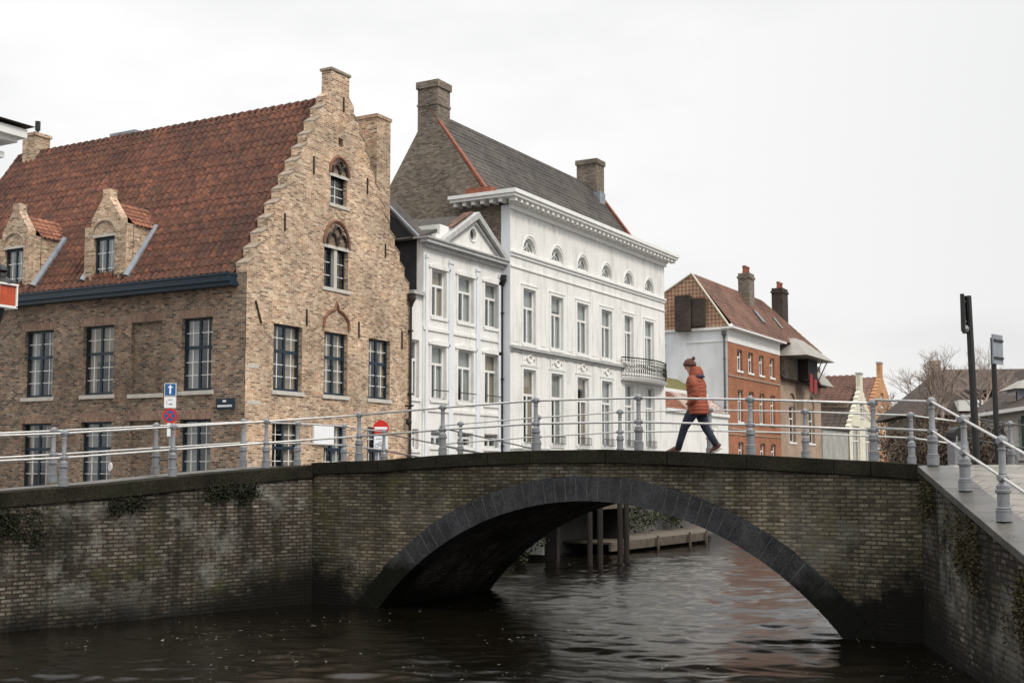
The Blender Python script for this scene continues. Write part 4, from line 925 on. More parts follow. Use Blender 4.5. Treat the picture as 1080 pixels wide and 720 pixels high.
q=MB(); q.tube([(-24,80,11.4),(-24,80,12.3)],.04,6); q.build('finial',M['lead'],d)
q=MB(); q.box(-24.2,-23.3,84.8,86.6,8.7,10.1); q.build('dormer',M['brick_grey'],be)
slab('dormer_slope',be,M['lead_roof'],[(-22.6,84.2,8.7),(-22.6,87.6,8.7),(-23.8,86.7,10.4),(-23.8,84.9,10.6)],.1)

# ---------------------------------------------------------------- 7. white + orange stepped gables, grey wall
gw_=thing('garden_wall',(-23.4,87.3,STR),'plain grey rendered wall between the beige house and the narrow cream gable','wall')
za=onU(868,452,-23.4)[1]
q=MB(); q.box(-23.9,-23.4,87.15,95.0,STR,za); q.build('wall',M['concrete'],gw_); q=MB(); q.box(-24,-23.3,87.15,95.0,za,za+.12); q.build('wall_cap',M['darktimber'],gw_)
def stepped_house(name,label,pxl,pxr,pxp,ypk,yft,u,mat,steps,depth,roofm,windows,zroof=None,ncap=None):
    n0=onU(pxl,470,u)[0]; n1=onU(pxr,470,u)[0]; npk=(n0+n1)/2; zp=onU(pxp,ypk,u)[1]; zf=onU(pxr,yft,u)[1]
    t=thing(name,(u,n0,STR),label,'house'); half=(n1-n0)/2
    Lf=stepgable(npk,half,zf,zp-1.0,steps,.45); Rt=[(2*npk-a,z) for a,z in reversed(Lf)]
    out=[(n0,STR-.3)]+Lf+[(npk-.42,zp-1.0),(npk-.42,zp),(npk+.42,zp),(npk+.42,zp-1.0)]+Rt+[(n1,STR-.3)]
    hs=[]; P3=PU(u)
    for (fa,fb,z0,z1) in windows: hs.append(rect(n0+(n1-n0)*fa,n0+(n1-n0)*fb,z0,z1))
    facade(t,P3,out,hs,mat,.35,'gable_wall')
    for h in hs: win(t,P3,h[0][0],h[1][0],h[0][1],h[2][1],'white',curt=True)
    q=MB(); q.pbox(P3,npk-.46,npk+.46,zp,zp+.12,-.06,.4); q.build('peak_cap',M['greytrim'],t)
    zr_=zroof or zp-1.2; ze=zf-.2
    pantile('roof',t,roofm,(u-depth,n0-.1,ze),(u-.37,n0-.1,ze),(u-depth,npk,zr_),(u-.37,npk,zr_),tw=.5,tl=.5,amp=.06)
    slab('rear_roof',t,roofm,[(u-depth,n1+.1,ze),(u-.37,n1+.1,ze),(u-.37,npk,zr_-.02),(u-depth,npk,zr_-.02)])
    q=MB(); q.box(u-depth,u-.36,n0,n0+.3,STR,ze); q.box(u-depth,u-.36,n1-.3,n1,STR,ze); q.box(u-depth-.1,u-depth,n0,n1,STR,ze); q.prism(PU(u-depth),[(n0,ze),(npk,zr_-.1),(n1,ze)],0,.1); q.build('side_wall',M['brick_brown'],t)
    return t,n0,n1,npk,zp
t,n0,n1,npk,zp=stepped_house('stepped_gable_house','narrow cream stepped gable in front of the dark tiled roof',895,924,903,393,455,-23.4,M['cream'],9,3.5,M['tile_dark'],[(.15,.4,2.8,6.2),(.6,.85,2.8,6.2),(.42,.58,7.0,8.2)])
t,m0,m1,mpk,mp=stepped_house('stepped_gable_house','tall orange brick stepped gable right of the cream gable',916,946,926,382,440,-23.6,M['brick_orange'],11,13,M['tile_rust'],[(.3,.45,4.6,7.0),(.5,.65,4.6,7.0),(.7,.85,4.6,7.0),(.45,.55,8.2,9.4)])
q=MB(); q.box(-30.0,-28.4,m0-2.2,m0-.1,STR,11.5); q.build('chimney',M['brick_brown'],t)
q=MB(); q.box(-36.5,-24.0,m0-5,m0-.3,STR,8.2); q.build('rear_wing',M['brick_brown'],t)
pantile('wing_roof',t,M['tile_wing'],(-36.6,m0-5.2,8.1),(-23.9,m0-5.2,8.1),(-36.6,m0-.2,10.6),(-23.9,m0-.2,10.6),tw=.5,tl=.5,amp=.08)

# ---------------------------------------------------------------- 8. right background houses
fa=thing('dark_roof_house',tuple(atD(1000,490,62)),'house with big dark hipped roof behind the bare trees at right','house')
o_=atD(962,490,60); P4=PR((o_.x,o_.y),(math.cos(-math.radians(12))*1,math.sin(-math.radians(12))))
c_=math.cos(th); s_=math.sin(th)
dirc=(math.cos(th-math.radians(8)),math.sin(th-math.radians(8)))
o_=atD(968,490,62); P4=PR((o_.x,o_.y),(dirc[0],dirc[1]))
W4=5.2; Hh=atD(1000,438,62).z; Ht=atD(1000,391,66).z
facade(fa,P4,rect(0,W4,1.5,Hh),[],M['brick_brown'],.3,'wall')
q=MB(); q.pbox(P4,0,.3,1.5,Hh,.3,9); q.pbox(P4,W4-.3,W4,1.5,Hh,.3,9); q.pbox(P4,.3,W4-.3,1.5,Hh,8.7,9); q.build('rear_wall',M['concrete'],fa)
q=MB(); q.hexa([P4(-.8,Hh,-.5),P4(W4+2.5,Hh,-.5),P4(W4+2.5,Hh,9.3),P4(-.8,Hh,9.3),P4(2.0,Ht,3.5),P4(W4+1.5,Ht,3.5),P4(W4+1.5,Ht,5),P4(2.0,Ht,5)]); rfa=q.build('roof',M['tile_dark'],fa)
q=MB(); q.pbox(P4,1.5,1.95,Ht-1.2,Ht+.5,3.4,4.0); q.build('chimney',M['brick_brown'],rfa)
q=MB(); q.pbox(P4,2.0,3.2,Hh+.2,Hh+.75,-.4,1.2); dd=q.build('dormer',M['trim'],rfa); q=MB(); q.pbox(P4,2.9,4.2,Hh+1.35,Hh+1.55,.8,2.4); q.build('skylight',M['lead_roof'],rfa)
A_=atD(1150,490,25.3); B_=atD(1034,490,34)
A_=atD(1190,490,33); B_=atD(1036,490,46)
dv=Vector((A_.x-B_.x,A_.y-B_.y)); LB=dv.length; dv.normalize()
P5=PR((B_.x,B_.y),(dv.x,dv.y))
wh=thing('white_cottage',(B_.x,B_.y,2.5),'white house with dark tiled roof and small lead dormer at the right edge','house')
He=atD(1040,437,45.4).z; Hr=He+2.6
wn=[(1.6,2.9,3.2,4.35),(4.2,5.6,3.2,4.5),(8,9.4,3.2,4.5)]
facade(wh,P5,rect(0,LB,2,He),[rect(*w_) for w_ in wn],M['white_wall'],.3,'wall')
for i,w_ in enumerate(wn): win(wh,P5,*w_,'white' if i!=1 else 'white',curt=False)
q=MB(); q.pbox(P5,LB*.36,LB*.36+1.1,3.3,4.6,-.06,-.01); q.build('shutter',plain('green shutter',(.03,.09,.07)),wh)
q=MB(); q.pbox(P5,0,.3,2,He,.3,7); q.pbox(P5,LB-.3,LB,2,He,.3,7); q.pbox(P5,.3,LB-.3,2,He,6.7,7); q.build('rear_wall',M['white_wall'],wh)
q=MB(); q.hexa([P5(-.4,He,-.5),P5(LB+.3,He,-.5),P5(LB+.3,He,7.4),P5(-.4,He,7.4),P5(1.2,Hr,3.3),P5(LB+.3,Hr,3.3),P5(LB+.3,Hr,3.6),P5(1.2,Hr,3.6)]); rf5=q.build('roof',M['tile_dark'],wh)
q=MB(); q.pbox(P5,-.4,LB+.3,He-.12,He,-.6,-.4); q.build('gutter',M['trim'],wh)
dc=3.1
q=MB(); q.pbox(P5,dc,dc+1.3,He+.02,He+.72,.0,2.2); dm=q.build('dormer',M['lead'],rf5)
q=MB(); q.hexa([P5(dc-.2,He+.72,-.2),P5(dc+1.5,He+.72,-.2),P5(dc+1.5,He+.72,2.6),P5(dc-.2,He+.72,2.6),P5(dc+.3,He+1.05,.3),P5(dc+1.0,He+1.05,.3),P5(dc+1.0,He+1.05,2.6),P5(dc+.3,He+1.05,2.6)]); q.build('dormer_roof',M['lead_roof'],dm)
q=MB(); q.pbox(P5,dc+.2,dc+1.1,He+.12,He+.64,-.04,-.005); q.build('window',M['glassdark'],dm)

# ---------------------------------------------------------------- 9. corner of white building at the far left, with lantern
cl=thing('white_corner_building',(-27,15,STR),'white building corner with projecting cornice at the top left edge','building')
pc=atD(-7,300,30)
q=MB(); q.box(pc.x-6,pc.x,pc.y-9,pc.y,STR,11.0); q.build('wall',M['white_wall'],cl)
q=MB(); q.box(pc.x-6.1,pc.x+.12,pc.y-9.1,pc.y+.1,10.6,10.75); q.box(pc.x-6.3,pc.x+.35,pc.y-9.3,pc.y+.3,11.0,11.12); q.box(pc.x-6.5,pc.x+.52,pc.y-9.5,pc.y+.45,11.12,11.34); q.build('cornice',M['trim'],cl)
q=MB(); q.hexa([(pc.x-6.5,pc.y-9.5,11.43),(pc.x+.66,pc.y-9.5,11.43),(pc.x+.66,pc.y+.6,11.43),(pc.x-6.5,pc.y+.6,11.43),(pc.x-5,pc.y-8,12.0),(pc.x-1.2,pc.y-8,12.0),(pc.x-1.2,pc.y-1.2,12.0),(pc.x-5,pc.y-1.2,12.0)]); q.build('roof',M['tile_brown'],cl)
ln=thing('lantern',tuple(atD(1,325,27)),'black capped lantern with orange red glass at the left edge, below the dormer','lantern')
lc=atD(0,325,27); s=1280/27.
q=MB(); q.box(lc.x-.22,lc.x+.22,lc.y-.22,lc.y+.22,lc.z+.06,lc.z+.50); q.build('glass_panel',plain('orange red glass',(.42,.07,.025),.25,.3,5),ln)
q=MB()
for sx in (-1,1):
    for sy in (-1,1): q.box(lc.x+sx*.24-.02,lc.x+sx*.24+.02,lc.y+sy*.24-.02,lc.y+sy*.24+.02,lc.z+.02,lc.z+.54)
q.box(lc.x-.26,lc.x+.26,lc.y-.26,lc.y+.26,lc.z+.0,lc.z+.05); q.box(lc.x-.27,lc.x+.27,lc.y-.27,lc.y+.27,lc.z+.51,lc.z+.55); q.build('frame',M['trim'],ln)
q=MB(); q.lathe([(.3,.555),(.27,.62),(.12,.72),(.10,.8),(.16,.85),(.12,.93),(.02,1.0)],lc,10); q.tube([lc+Vector((0,0,.9)),lc+Vector((-.3,-.1,1.1)),Vector((pc.x,pc.y-.6,lc.z+1.0))],.03,6); q.lathe([(.02,-.35),(.06,-.2),(.1,0)],lc,8); q.build('cap',M['black'],ln)

# ---------------------------------------------------------------- signs
fwd=Vector((-math.sin(th),math.cos(th),0)); rgt=Vector((math.cos(th),math.sin(th),0))
RZ=th   # rotation so that local -y faces the camera
def sgn_parts(root,parts):
    pass
blue=plain('traffic blue',(.012,.10,.28),.4,.05); red=plain('traffic red',(.55,.02,.015),.4,.05); wht=plain('sign white',(.80,.81,.83),.4,.04); gmark=plain('grey lettering',(.30,.31,.33),.5,.05); orng=plain('orange sign',(.55,.12,.04),.5,.1)
class SignP:
    def __init__(s,c,rz): s.c=Vector(c); s.r=Vector((math.cos(rz),math.sin(rz),0)); s.f=Vector((-math.sin(rz),math.cos(rz),0))
    def P(s,a,b,d=0): return s.c+s.r*a+Vector((0,0,b))+s.f*d
def disc(r,k=28,cx=0,cz=0): return [(cx+r*math.cos(2*math.pi*i/k),cz+r*math.sin(2*math.pi*i/k)) for i in range(k)]
base=atD(178,495,34); Z=lambda y,px=178,d=34: atD(px,y,d).z
sp_=thing('traffic_sign',(base.x,base.y,STR),'blue one way arrow sign above a white plate and a round no stopping sign','road sign')
S=SignP((base.x,base.y,0),th)
q=MB(); q.tube([S.P(0,STR,.03),S.P(0,Z(403),.03)],.03,8); q.build('pole',M['post'],sp_)
k=1/1280*34
q=MB(); z0,z1=Z(417.5),Z(404); w_=.165; q.pbox(S.P,-w_,w_,z0,z1,-.02,0); q.m=1; q.pbox(S.P,-w_+.015,w_-.015,z0+.015,z1-.015,-.023,-.0205); q.m=0
q.prism(S.P,[(-.025,z0+.06),(.025,z0+.06),(.025,z1-.13),(.075,z1-.13),(0,z1-.045),(-.075,z1-.13),(-.025,z1-.13)],-.028,-.0235); q.build('arrow_plate',[wht,blue],sp_)
q=MB(); z0,z1=Z(430),Z(418.3); q.pbox(S.P,-w_,w_,z0,z1,-.02,0); q.m=1
zc=(z0+z1)/2; q.pbox(S.P,-.05,.06,zc+.06,zc+.085,-.024,-.0205); q.pbox(S.P,-.03,.07,zc-.07,zc-.03,-.024,-.0205); q.pbox(S.P,-.10,-.085,zc-.06,zc+.05,-.024,-.0205); q.build('lower_plate',[wht,gmark],sp_)
zc=Z(438.3); q=MB(); q.prism(S.P,disc(.205,cz=zc),-.02,0); q.m=1; q.prism(S.P,disc(.15,cz=zc),-.024,-.0205); q.m=0
for sgn in (1,-1):
    dx=.125*.707; wv=.022*.707
    q.prism(S.P,[(-dx-wv*1,zc-sgn*dx+sgn*wv),(-dx+wv,zc-sgn*dx-sgn*wv),(dx+wv,zc+sgn*dx-sgn*wv),(dx-wv,zc+sgn*dx+sgn*wv)],-.028-(.002 if sgn>0 else 0),-.0245)
q.build('no_stopping_disc',[red,blue],sp_)
q=MB(); q.pbox(S.P,-.07,.03,Z(460),Z(446),-.02,0); q.build('white_plate',wht,sp_)
q=MB(); q.pbox(S.P,.08,.19,Z(460),Z(444),-.02,0); q.build('orange_plate',orng,sp_)
b2=atD(401.5,495,31.5); Z2=lambda y: atD(401.5,y,31.5).z
ne=thing('traffic_sign',(b2.x,b2.y,STR),'round red no entry sign with a white plate below, near the brick gable','road sign')
S=SignP((b2.x,b2.y,0),th); q=MB(); q.tube([S.P(.02,STR,.04),S.P(.02,Z2(444),.04)],.03,8); q.build('pole',M['post'],ne)
q=MB(); zc=Z2(451.3); q.prism(S.P,disc(.205,cz=zc),-.02,0); q.m=1; q.pbox(S.P,-.165,.165,zc-.032,zc+.032,-.024,-.0205); q.build('no_entry_disc',[red,wht],ne)
q=MB(); q.pbox(S.P,-.18,.18,Z2(474),Z2(459.5),-.02,0); q.m=1
z0=Z2(467); q.pbox(S.P,-.13,.02,z0+.10,z0+.12,-.024,-.0205)
q.tube([S.P(-.10+.05*math.cos(w*.785),z0-.06+.05*math.sin(w*.785),-.024) for w in range(9)],.008,5); q.tube([S.P(.05+.05*math.cos(w*.785),z0-.06+.05*math.sin(w*.785),-.024) for w in range(9)],.008,5); q.tube([S.P(-.10,z0-.06,-.024),S.P(-.03,z0+.02,-.024),S.P(.04,z0+.02,-.024),S.P(.05,z0-.06,-.024),S.P(-.02,z0-.06,-.024),S.P(-.03,z0+.02,-.024)],.007,5)
q.build('bicycle_plate',[wht,gmark],ne)
# street name plate, board, number plate on the brick house
sn=thing('street_name_plate',(-24.48,NS-.03,4.68),'dark blue street name plate with white lettering at the house corner','sign')
Pn=PN(NS-.03)
q=MB(); q.pbox(Pn,-24.83,-24.14,4.53,4.84,-.02,.02); q.build('plate',M['navy'],sn)
q=MB(); q.pbox(Pn,-24.57,-24.44,4.73,4.79,-.026,-.021)
rn=random.Random(5); x=-24.77
while x<-24.22:
    w_=rn.uniform(.025,.045); q.pbox(Pn,x,x+w_,4.59,4.65,-.026,-.021); x+=w_+.012
q.build('lettering',wht,sn)
nb_=thing('notice_board',(U0+.05,30.17,3.85),'blank white rectangular board on the ground floor of the brick gable','board')
q=MB(); q.pbox(PU(U0+.05),29.69,30.68,3.56,4.14,-.04,.03); q.build('panel',wht,nb_)
hn=thing('house_number',(-29.13,NS-.02,2.87),'small white oval number plate on the brown brick wall','sign')
q=MB(); q.prism(PN(NS-.02),[(-29.13+.075*math.cos(t*math.pi/8),2.87+.13*math.sin(t*math.pi/8)) for t in range(16)],-.015,.019); q.build('plate',wht,hn)
q=MB(); q.pbox(PN(NS-.02),-29.137,-29.12,2.80,2.94,-.02,-.016); q.build('numeral',gmark,hn)
cm=thing('wall_lamp',(U0,34.55,4.2),'small black round wall lamp beside the downpipe of the brick gable','lamp')
v=onU(426.5,445,U0); q=MB(); q.lathe([(.02,-.12),(.09,-.08),(.11,0),(.09,.08),(.02,.12)],(U0+.18,v[0],v[1]),10); q.tube([(U0,v[0],v[1]+.1),(U0+.18,v[0],v[1]+.1)],.02,6); q.build('lamp_shade',M['black'],cm)
v=onU(429,428,U0); bb=thing('wall_bracket',(U0,v[0],v[1]),'black iron bracket on the brick gable beside the white house','bracket')
q=MB(); q.tube([(U0,v[0]-.1,v[1]),(U0+.35,v[0]-.1,v[1])],.03,6); q.tube([(U0,v[0]-.1,v[1]-.2),(U0+.3,v[0]-.1,v[1])],.02,6); q.build('arm',M['black'],bb)

# poles on the right pavement
p1=atD(1031,500,20); p1t=atD(1021,312,20)
pl=thing('signpost',(p1.x,p1.y,2.7),'tall dark pole carrying a sign seen edge on, nearer of the two poles at right','pole')
q=MB(); q.tube([(p1.x,p1.y,2.6),(p1.x+.04*0+(p1t.x-p1.x),p1t.y,p1t.z)],[.062,.052],10); q.build('pole',M['black'],pl)
T=atD(1016,330,20); dpt=Vector((.25,.95,0)).normalized()
q=MB(); tz=atD(1016,312,20).z; bz=atD(1016,350,20).z
side=Vector((T.x,T.y,0)).normalized(); c=Vector((T.x,T.y,0)); th_=Vector((side.y,-side.x,0))*.03; side=(side+Vector((side.y,-side.x,0))*.05)*.28
def vv(v,z): return (v.x,v.y,z)
q.hexa([vv(c-side-th_,bz),vv(c-side+th_,bz),vv(c+side+th_,bz),vv(c+side-th_,bz),vv(c-side-th_,tz),vv(c-side+th_,tz),vv(c+side+th_,tz),vv(c+side-th_,tz)]); q.build('sign_plate',M['black'],pl)
q=MB()
for y in (318,339): 
    z=atD(1016,y,20).z; q.tube([c+Vector((0,0,z)),Vector((p1t.x,p1t.y,z))],.02,6)
q.build('clamp',M['post'],pl)
q=MB(); q.lathe([(.0,-.07),(.05,-.05),(.065,0),(.04,.05),(.0,.06)],(T.x+.03,T.y-.05,atD(1016,347,20).z),10); q.build('small_lamp',M['post'],pl)
p2=atD(1053,500,24); p2t=atD(1047,356,24)
pl=thing('signpost',(p2.x,p2.y,2.7),'thinner dark pole with the grey back of a square sign, rightmost pole','pole')
q=MB(); q.tube([(p2.x,p2.y,2.6),(p2t.x,p2t.y,p2t.z)],[.055,.05],10); q.build('pole',M['black'],pl)
T=atD(1051.5,353,24); S=SignP((T.x,T.y,0),math.atan2(T.y,T.x)-math.radians(24)); zt_=atD(1051,353,24).z; zb_=atD(1051,384,24).z
q=MB(); q.pbox(S.P,-.22,.22,zb_,zt_,-.015,.015); o=q.build('sign_plate',M['lead'],pl)
q=MB()
q.pbox(S.P,-.2,.2,zb_+.1,zb_+.14,.0155,.04); q.pbox(S.P,-.2,.2,zt_-.14,zt_-.1,.0155,.04); q.pbox(S.P,-.2,.2,zb_+.1,zb_+.14,-.04,-.0155); q.pbox(S.P,-.2,.2,zt_-.14,zt_-.1,-.04,-.0155); q.build('bracket',M['black'],pl)
gb=atD(1011,494,27); gbx=thing('service_cabinet',(gb.x,gb.y,2.68),'grey arched street cabinet with black top standing between railing and pole','cabinet')
S=SignP((gb.x,gb.y,0),th+.2); q=MB(); q.pbox(S.P,-.17,.17,2.6,gb.z+.62,-.15,.15); q.build('body',M['post'],gbx)
q=MB(); q.prism(S.P,[(-.2,gb.z+.62),(.2,gb.z+.62)]+[(.2*math.cos(math.pi*i/8),gb.z+.72+.2*math.sin(math.pi*i/8)) for i in range(9)],-.17,.17); q.build('hood',M['black'],gbx)

# ---------------------------------------------------------------- jetty and mooring timbers seen through the arch
jt=thing('wooden_jetty',(-18,38,.0),'low wooden landing stage seen through the arch','jetty')
J=[(-16.7,36.3),(-16.3,44.0),(-18.45,50.5),(-18.45,36.3)]
q=MB(); q.prism(lambda a,b,d=0:(a,b,.42-d),J,0,.07); q.build('deck',M['timber'],jt)
q=MB(); q.hexa([(-16.72,36.3,.12),(-16.32,44,.12),(-16.4,44,.12),(-16.8,36.3,.12),(-16.70,36.3,.35),(-16.30,44,.35),(-16.4,44,.35),(-16.8,36.3,.35)]); q.build('fascia',M['timber'],jt)
for n in (37.0,39.6,42.3,43.8):
    q=MB(); u=-16.66+(n-36.3)/7.7*.4; q.tube([(u+.05,n,-.8),(u+.05,n,.5)],.05,6); q.build('pile',M['trim'] if False else M['timber'],jt)
def post_t(px,pyb,pyt,d,label,r=.085):
    v=atD(px,pyb,d); t_=thing('mooring_post',(v.x,v.y,-.5),label,'post','timber mooring posts seen through the arch'); z=atD(px,pyt,d).z
    q=MB(); q.tube([(v.x,v.y,-.6),(v.x,v.y,z)],r,8); q.build('post',M['darktimber'],t_)
for px,d,l in ((622,35.5,'leftmost dark timber mooring post under the arch'),(633,34.2,'second dark mooring post from the left, seen under the arch'),(654,36,'third dark mooring post, beside the landing stage'),(661,37,'rightmost dark mooring post beside the landing stage')): post_t(px,575,518,d,l)
bt=thing('boathouse',(-18.3,34,0),'dark timber boat shed with a flat top behind the mooring posts','shed')
for n_0 in (33.,38.2): q=MB(); q.box(-18.48,-17.0,n_0,n_0+.2,-.5,1.5); q.build('end_wall',M['darktimber'],bt)
q=MB(); q.box(-18.48,-16.8,32.9,38.6,1.5,1.75); q.build('top_beam',M['timber'],bt)
q=MB(); q.box(-18.0,-17.4,32.85,32.95,.2,.9); q.build('panel',M['concrete'],bt)

# ---------------------------------------------------------------- vegetation
def leafclump(name,pts,label,cat,mat,n,s=.035,seed=0,group=None,hang=.0,spread=(.1,.1,.1),norm=None):
    rn=random.Random(seed); q=MB(); c0=Vector(pts[0])
    for i in range(n):
        c=Vector(rn.choice(pts))+Vector((rn.gauss(0,spread[0]),rn.gauss(0,spread[1]),rn.gauss(0,spread[2])))
        if norm: # keep in front of wall plane
            c=norm(c)
        a=Vector((rn.uniform(-1,1),rn.uniform(-1,1),rn.uniform(-1,.6))).normalized(); b=a.cross(Vector((rn.uniform(-1,1),rn.uniform(-1,1),rn.uniform(-1,1)))).normalized()
        l=s*rn.uniform(.6,1.8); w_=l*.38
        q.quad(c,c+a*l*.5+b*w_,c+a*l,c+a*l*.5-b*w_)
    root=thing(name,tuple(c0),label,cat,group); q.build('foliage',mat,root,normals=False)
    return root
def lw_at(n): # canal face of left wall
    x=wlp(n,0); return x
for i,(n0,n1,zoff,lab,sd,cnt) in enumerate(((13.3,14.6,-.42,'dark ivy clump hanging under the coping at the far left of the quay wall',11,1500),(15.9,16.5,-.36,'small fern tuft under the coping of the left quay wall, right of the ivy',12,350),(17.7,18.9,-.34,'dark weed strip under the coping below the blue arrow sign',13,900))):
    pts=[]; rn=random.Random(sd)
    for k in range(26):
        n=rn.uniform(n0,n1); x=lw_at(n); pts.append((x[0]+.04,n,x[2]+zoff-abs(rn.gauss(0,.22 if i==0 else .08))))
    leafclump('wall_plant',pts,lab,'plant',M['weed'],cnt*2,.035,sd,norm=lambda c:Vector((max(c.x,wlp(c.y,0)[0]+.015),c.y,c.z)),spread=(.03,.10,.08))
for i,(n0,n1,z0,z1,lab,sd,cnt) in enumerate(((19.2,20.0,2.1,2.62,'olive moss tuft in the corner where bridge and right wall meet',21,900),(16.7,18.0,1.35,2.05,'large olive moss cushion on the right canal wall, middle one',22,1600),(14.4,15.6,.9,1.55,'olive moss patch nearest to the photo edge on the right wall',23,1200))):
    pts=[]; rn=random.Random(sd)
    for k in range(30):
        n=rn.gauss((n0+n1)/2,(n1-n0)/3.5); n=min(20.1,n); pts.append((rwu(n)-.03,n,min(rwz(n)-.2,rn.gauss((z0+z1)/2,(z1-z0)/3))))
    leafclump('moss_cushion',pts,lab,'moss',M['leafolive'],cnt*2,.026,sd,norm=lambda c:Vector((min(c.x,rwu(min(c.y,20.15))-.012),c.y,min(c.z,rwz(c.y)-.14))),spread=(.02,.13,.12))
rn=random.Random(31)
leafclump('wall_plant',[(rn.uniform(-17.9,-16.4),rn.uniform(36,48),rn.uniform(.9,1.4)) if False else (-18.2+rn.uniform(-.1,.3),rn.uniform(39,48),rn.uniform(.8,1.9)) for k in range(40)],'green shrubs growing on the bank behind the landing stage','shrub',M['leafgreen'],2600,.1,31,spread=(.15,.4,.15))
rn=random.Random(32)
leafclump('wall_plant',[(-16.9+rn.uniform(-1,.2),rn.uniform(26.5,32.5),rn.uniform(.1,.8)) for k in range(26)],'dark weeds at the foot of the bank, left behind the arch','plant',M['leafgreen'],1500,.08,32,spread=(.15,.3,.15))

rn=random.Random(77); hp=[]
for k in range(150):
    px=rn.uniform(948,1046); d=rn.uniform(36,44); v=atD(px,495,d); hp.append((v.x,v.y,rn.uniform(2.7,3.3+rn.random()*.9)))
leafclump('winter_hedge',hp,'broad dark brown winter hedge behind the right end of the railing','hedge',M['twigdark'],30000,.06,78,spread=(.35,.35,.22))
def bare_tree(base,h,label,mt='twig',seed=1,levels=5,spread=.55,r0=.16,name='bare_tree',group='leafless trees and shrubs beyond the canal',trunkf=.3,cat='tree',kids=3):
    rn=random.Random(seed); tr=MB(); cr=MB(); base=Vector(base)
    def grow(p,d,l,r,lv,mb):
        k=3; pts=[p]; q=p.copy(); dd=d.copy()
        for i in range(k):
            dd=(dd+Vector((rn.gauss(0,.13),rn.gauss(0,.13),rn.gauss(.03,.08)))).normalized(); q=q+dd*l/k; pts.append(q.copy())
        mb.tube(pts,[r,r*.88,r*.76,r*.62],5 if lv>2 else 3,caps=False)
        if lv<=0: return
        for c in range(kids+(1 if lv<3 else 0)):
            ax=Vector((rn.gauss(0,1),rn.gauss(0,1),rn.gauss(0,.4))).normalized()
            nd=(dd+ax*rn.uniform(spread*.6,spread*1.4)).normalized()
            st=pts[rn.choice((2,3,3))]
            grow(st,nd,l*rn.uniform(.6,.82),max(r*.55,.006),lv-1,cr)
    grow(base,Vector((0,0,1)),h*trunkf,r0,levels,tr)
    root=thing(name,tuple(base),label,cat,group); tr.build('trunk',M['bark'] if mt!='twigdark' else M['twigdark'],root,normals=False); cr.build('crown',M[mt],root,normals=False)
def gp(px,d,z=2.5): v=atD(px,495,d); return (v.x,v.y,z)
bare_tree(gp(990,58),7.3,'bare pale tree with rounded crown rising above the dark roof, left of the tall pole',seed=4,levels=6,r0=.2)
bare_tree(gp(1032,60),7.2,'bare pale tree behind the tall dark pole, right of the rounded one',seed=9,levels=6,r0=.18)
bare_tree(gp(957,75),6.0,'thin bare tree just right of the orange stepped gable',seed=12,levels=5,r0=.14)
v=onN(872,385,120); bare_tree((v[0],120,2),12.5,'faint bare tree crown above the dark tiled roof beside the beige house',seed=15,levels=5,r0=.2)
for i,(px,d,h,l) in enumerate(((975,38,2.6,'low dense brown thicket behind the corner post of the railing'),(1012,37,2.6,'low dense brown thicket behind the cabinet hood'),(965,42,3.6,'brown leafless shrub behind the last bridge post'),(985,45,4.2,'tall brown leafless shrub beside the corner post'),(1003,48,3.6,'brown leafless shrub behind the grey cabinet'),(1022,40,3.2,'brown leafless shrub right behind the tall pole'),(1042,42,3.0,'brown leafless shrub left of the thin pole'),(950,50,4.0,'brown leafless shrub touching the orange stepped gable'))):
    bare_tree(gp(px,d,2.3),h*.72,l,'twigdark',seed=40+i,levels=5,spread=.75,r0=.07,name='leafless_shrub',cat='shrub',trunkf=.28,kids=4)

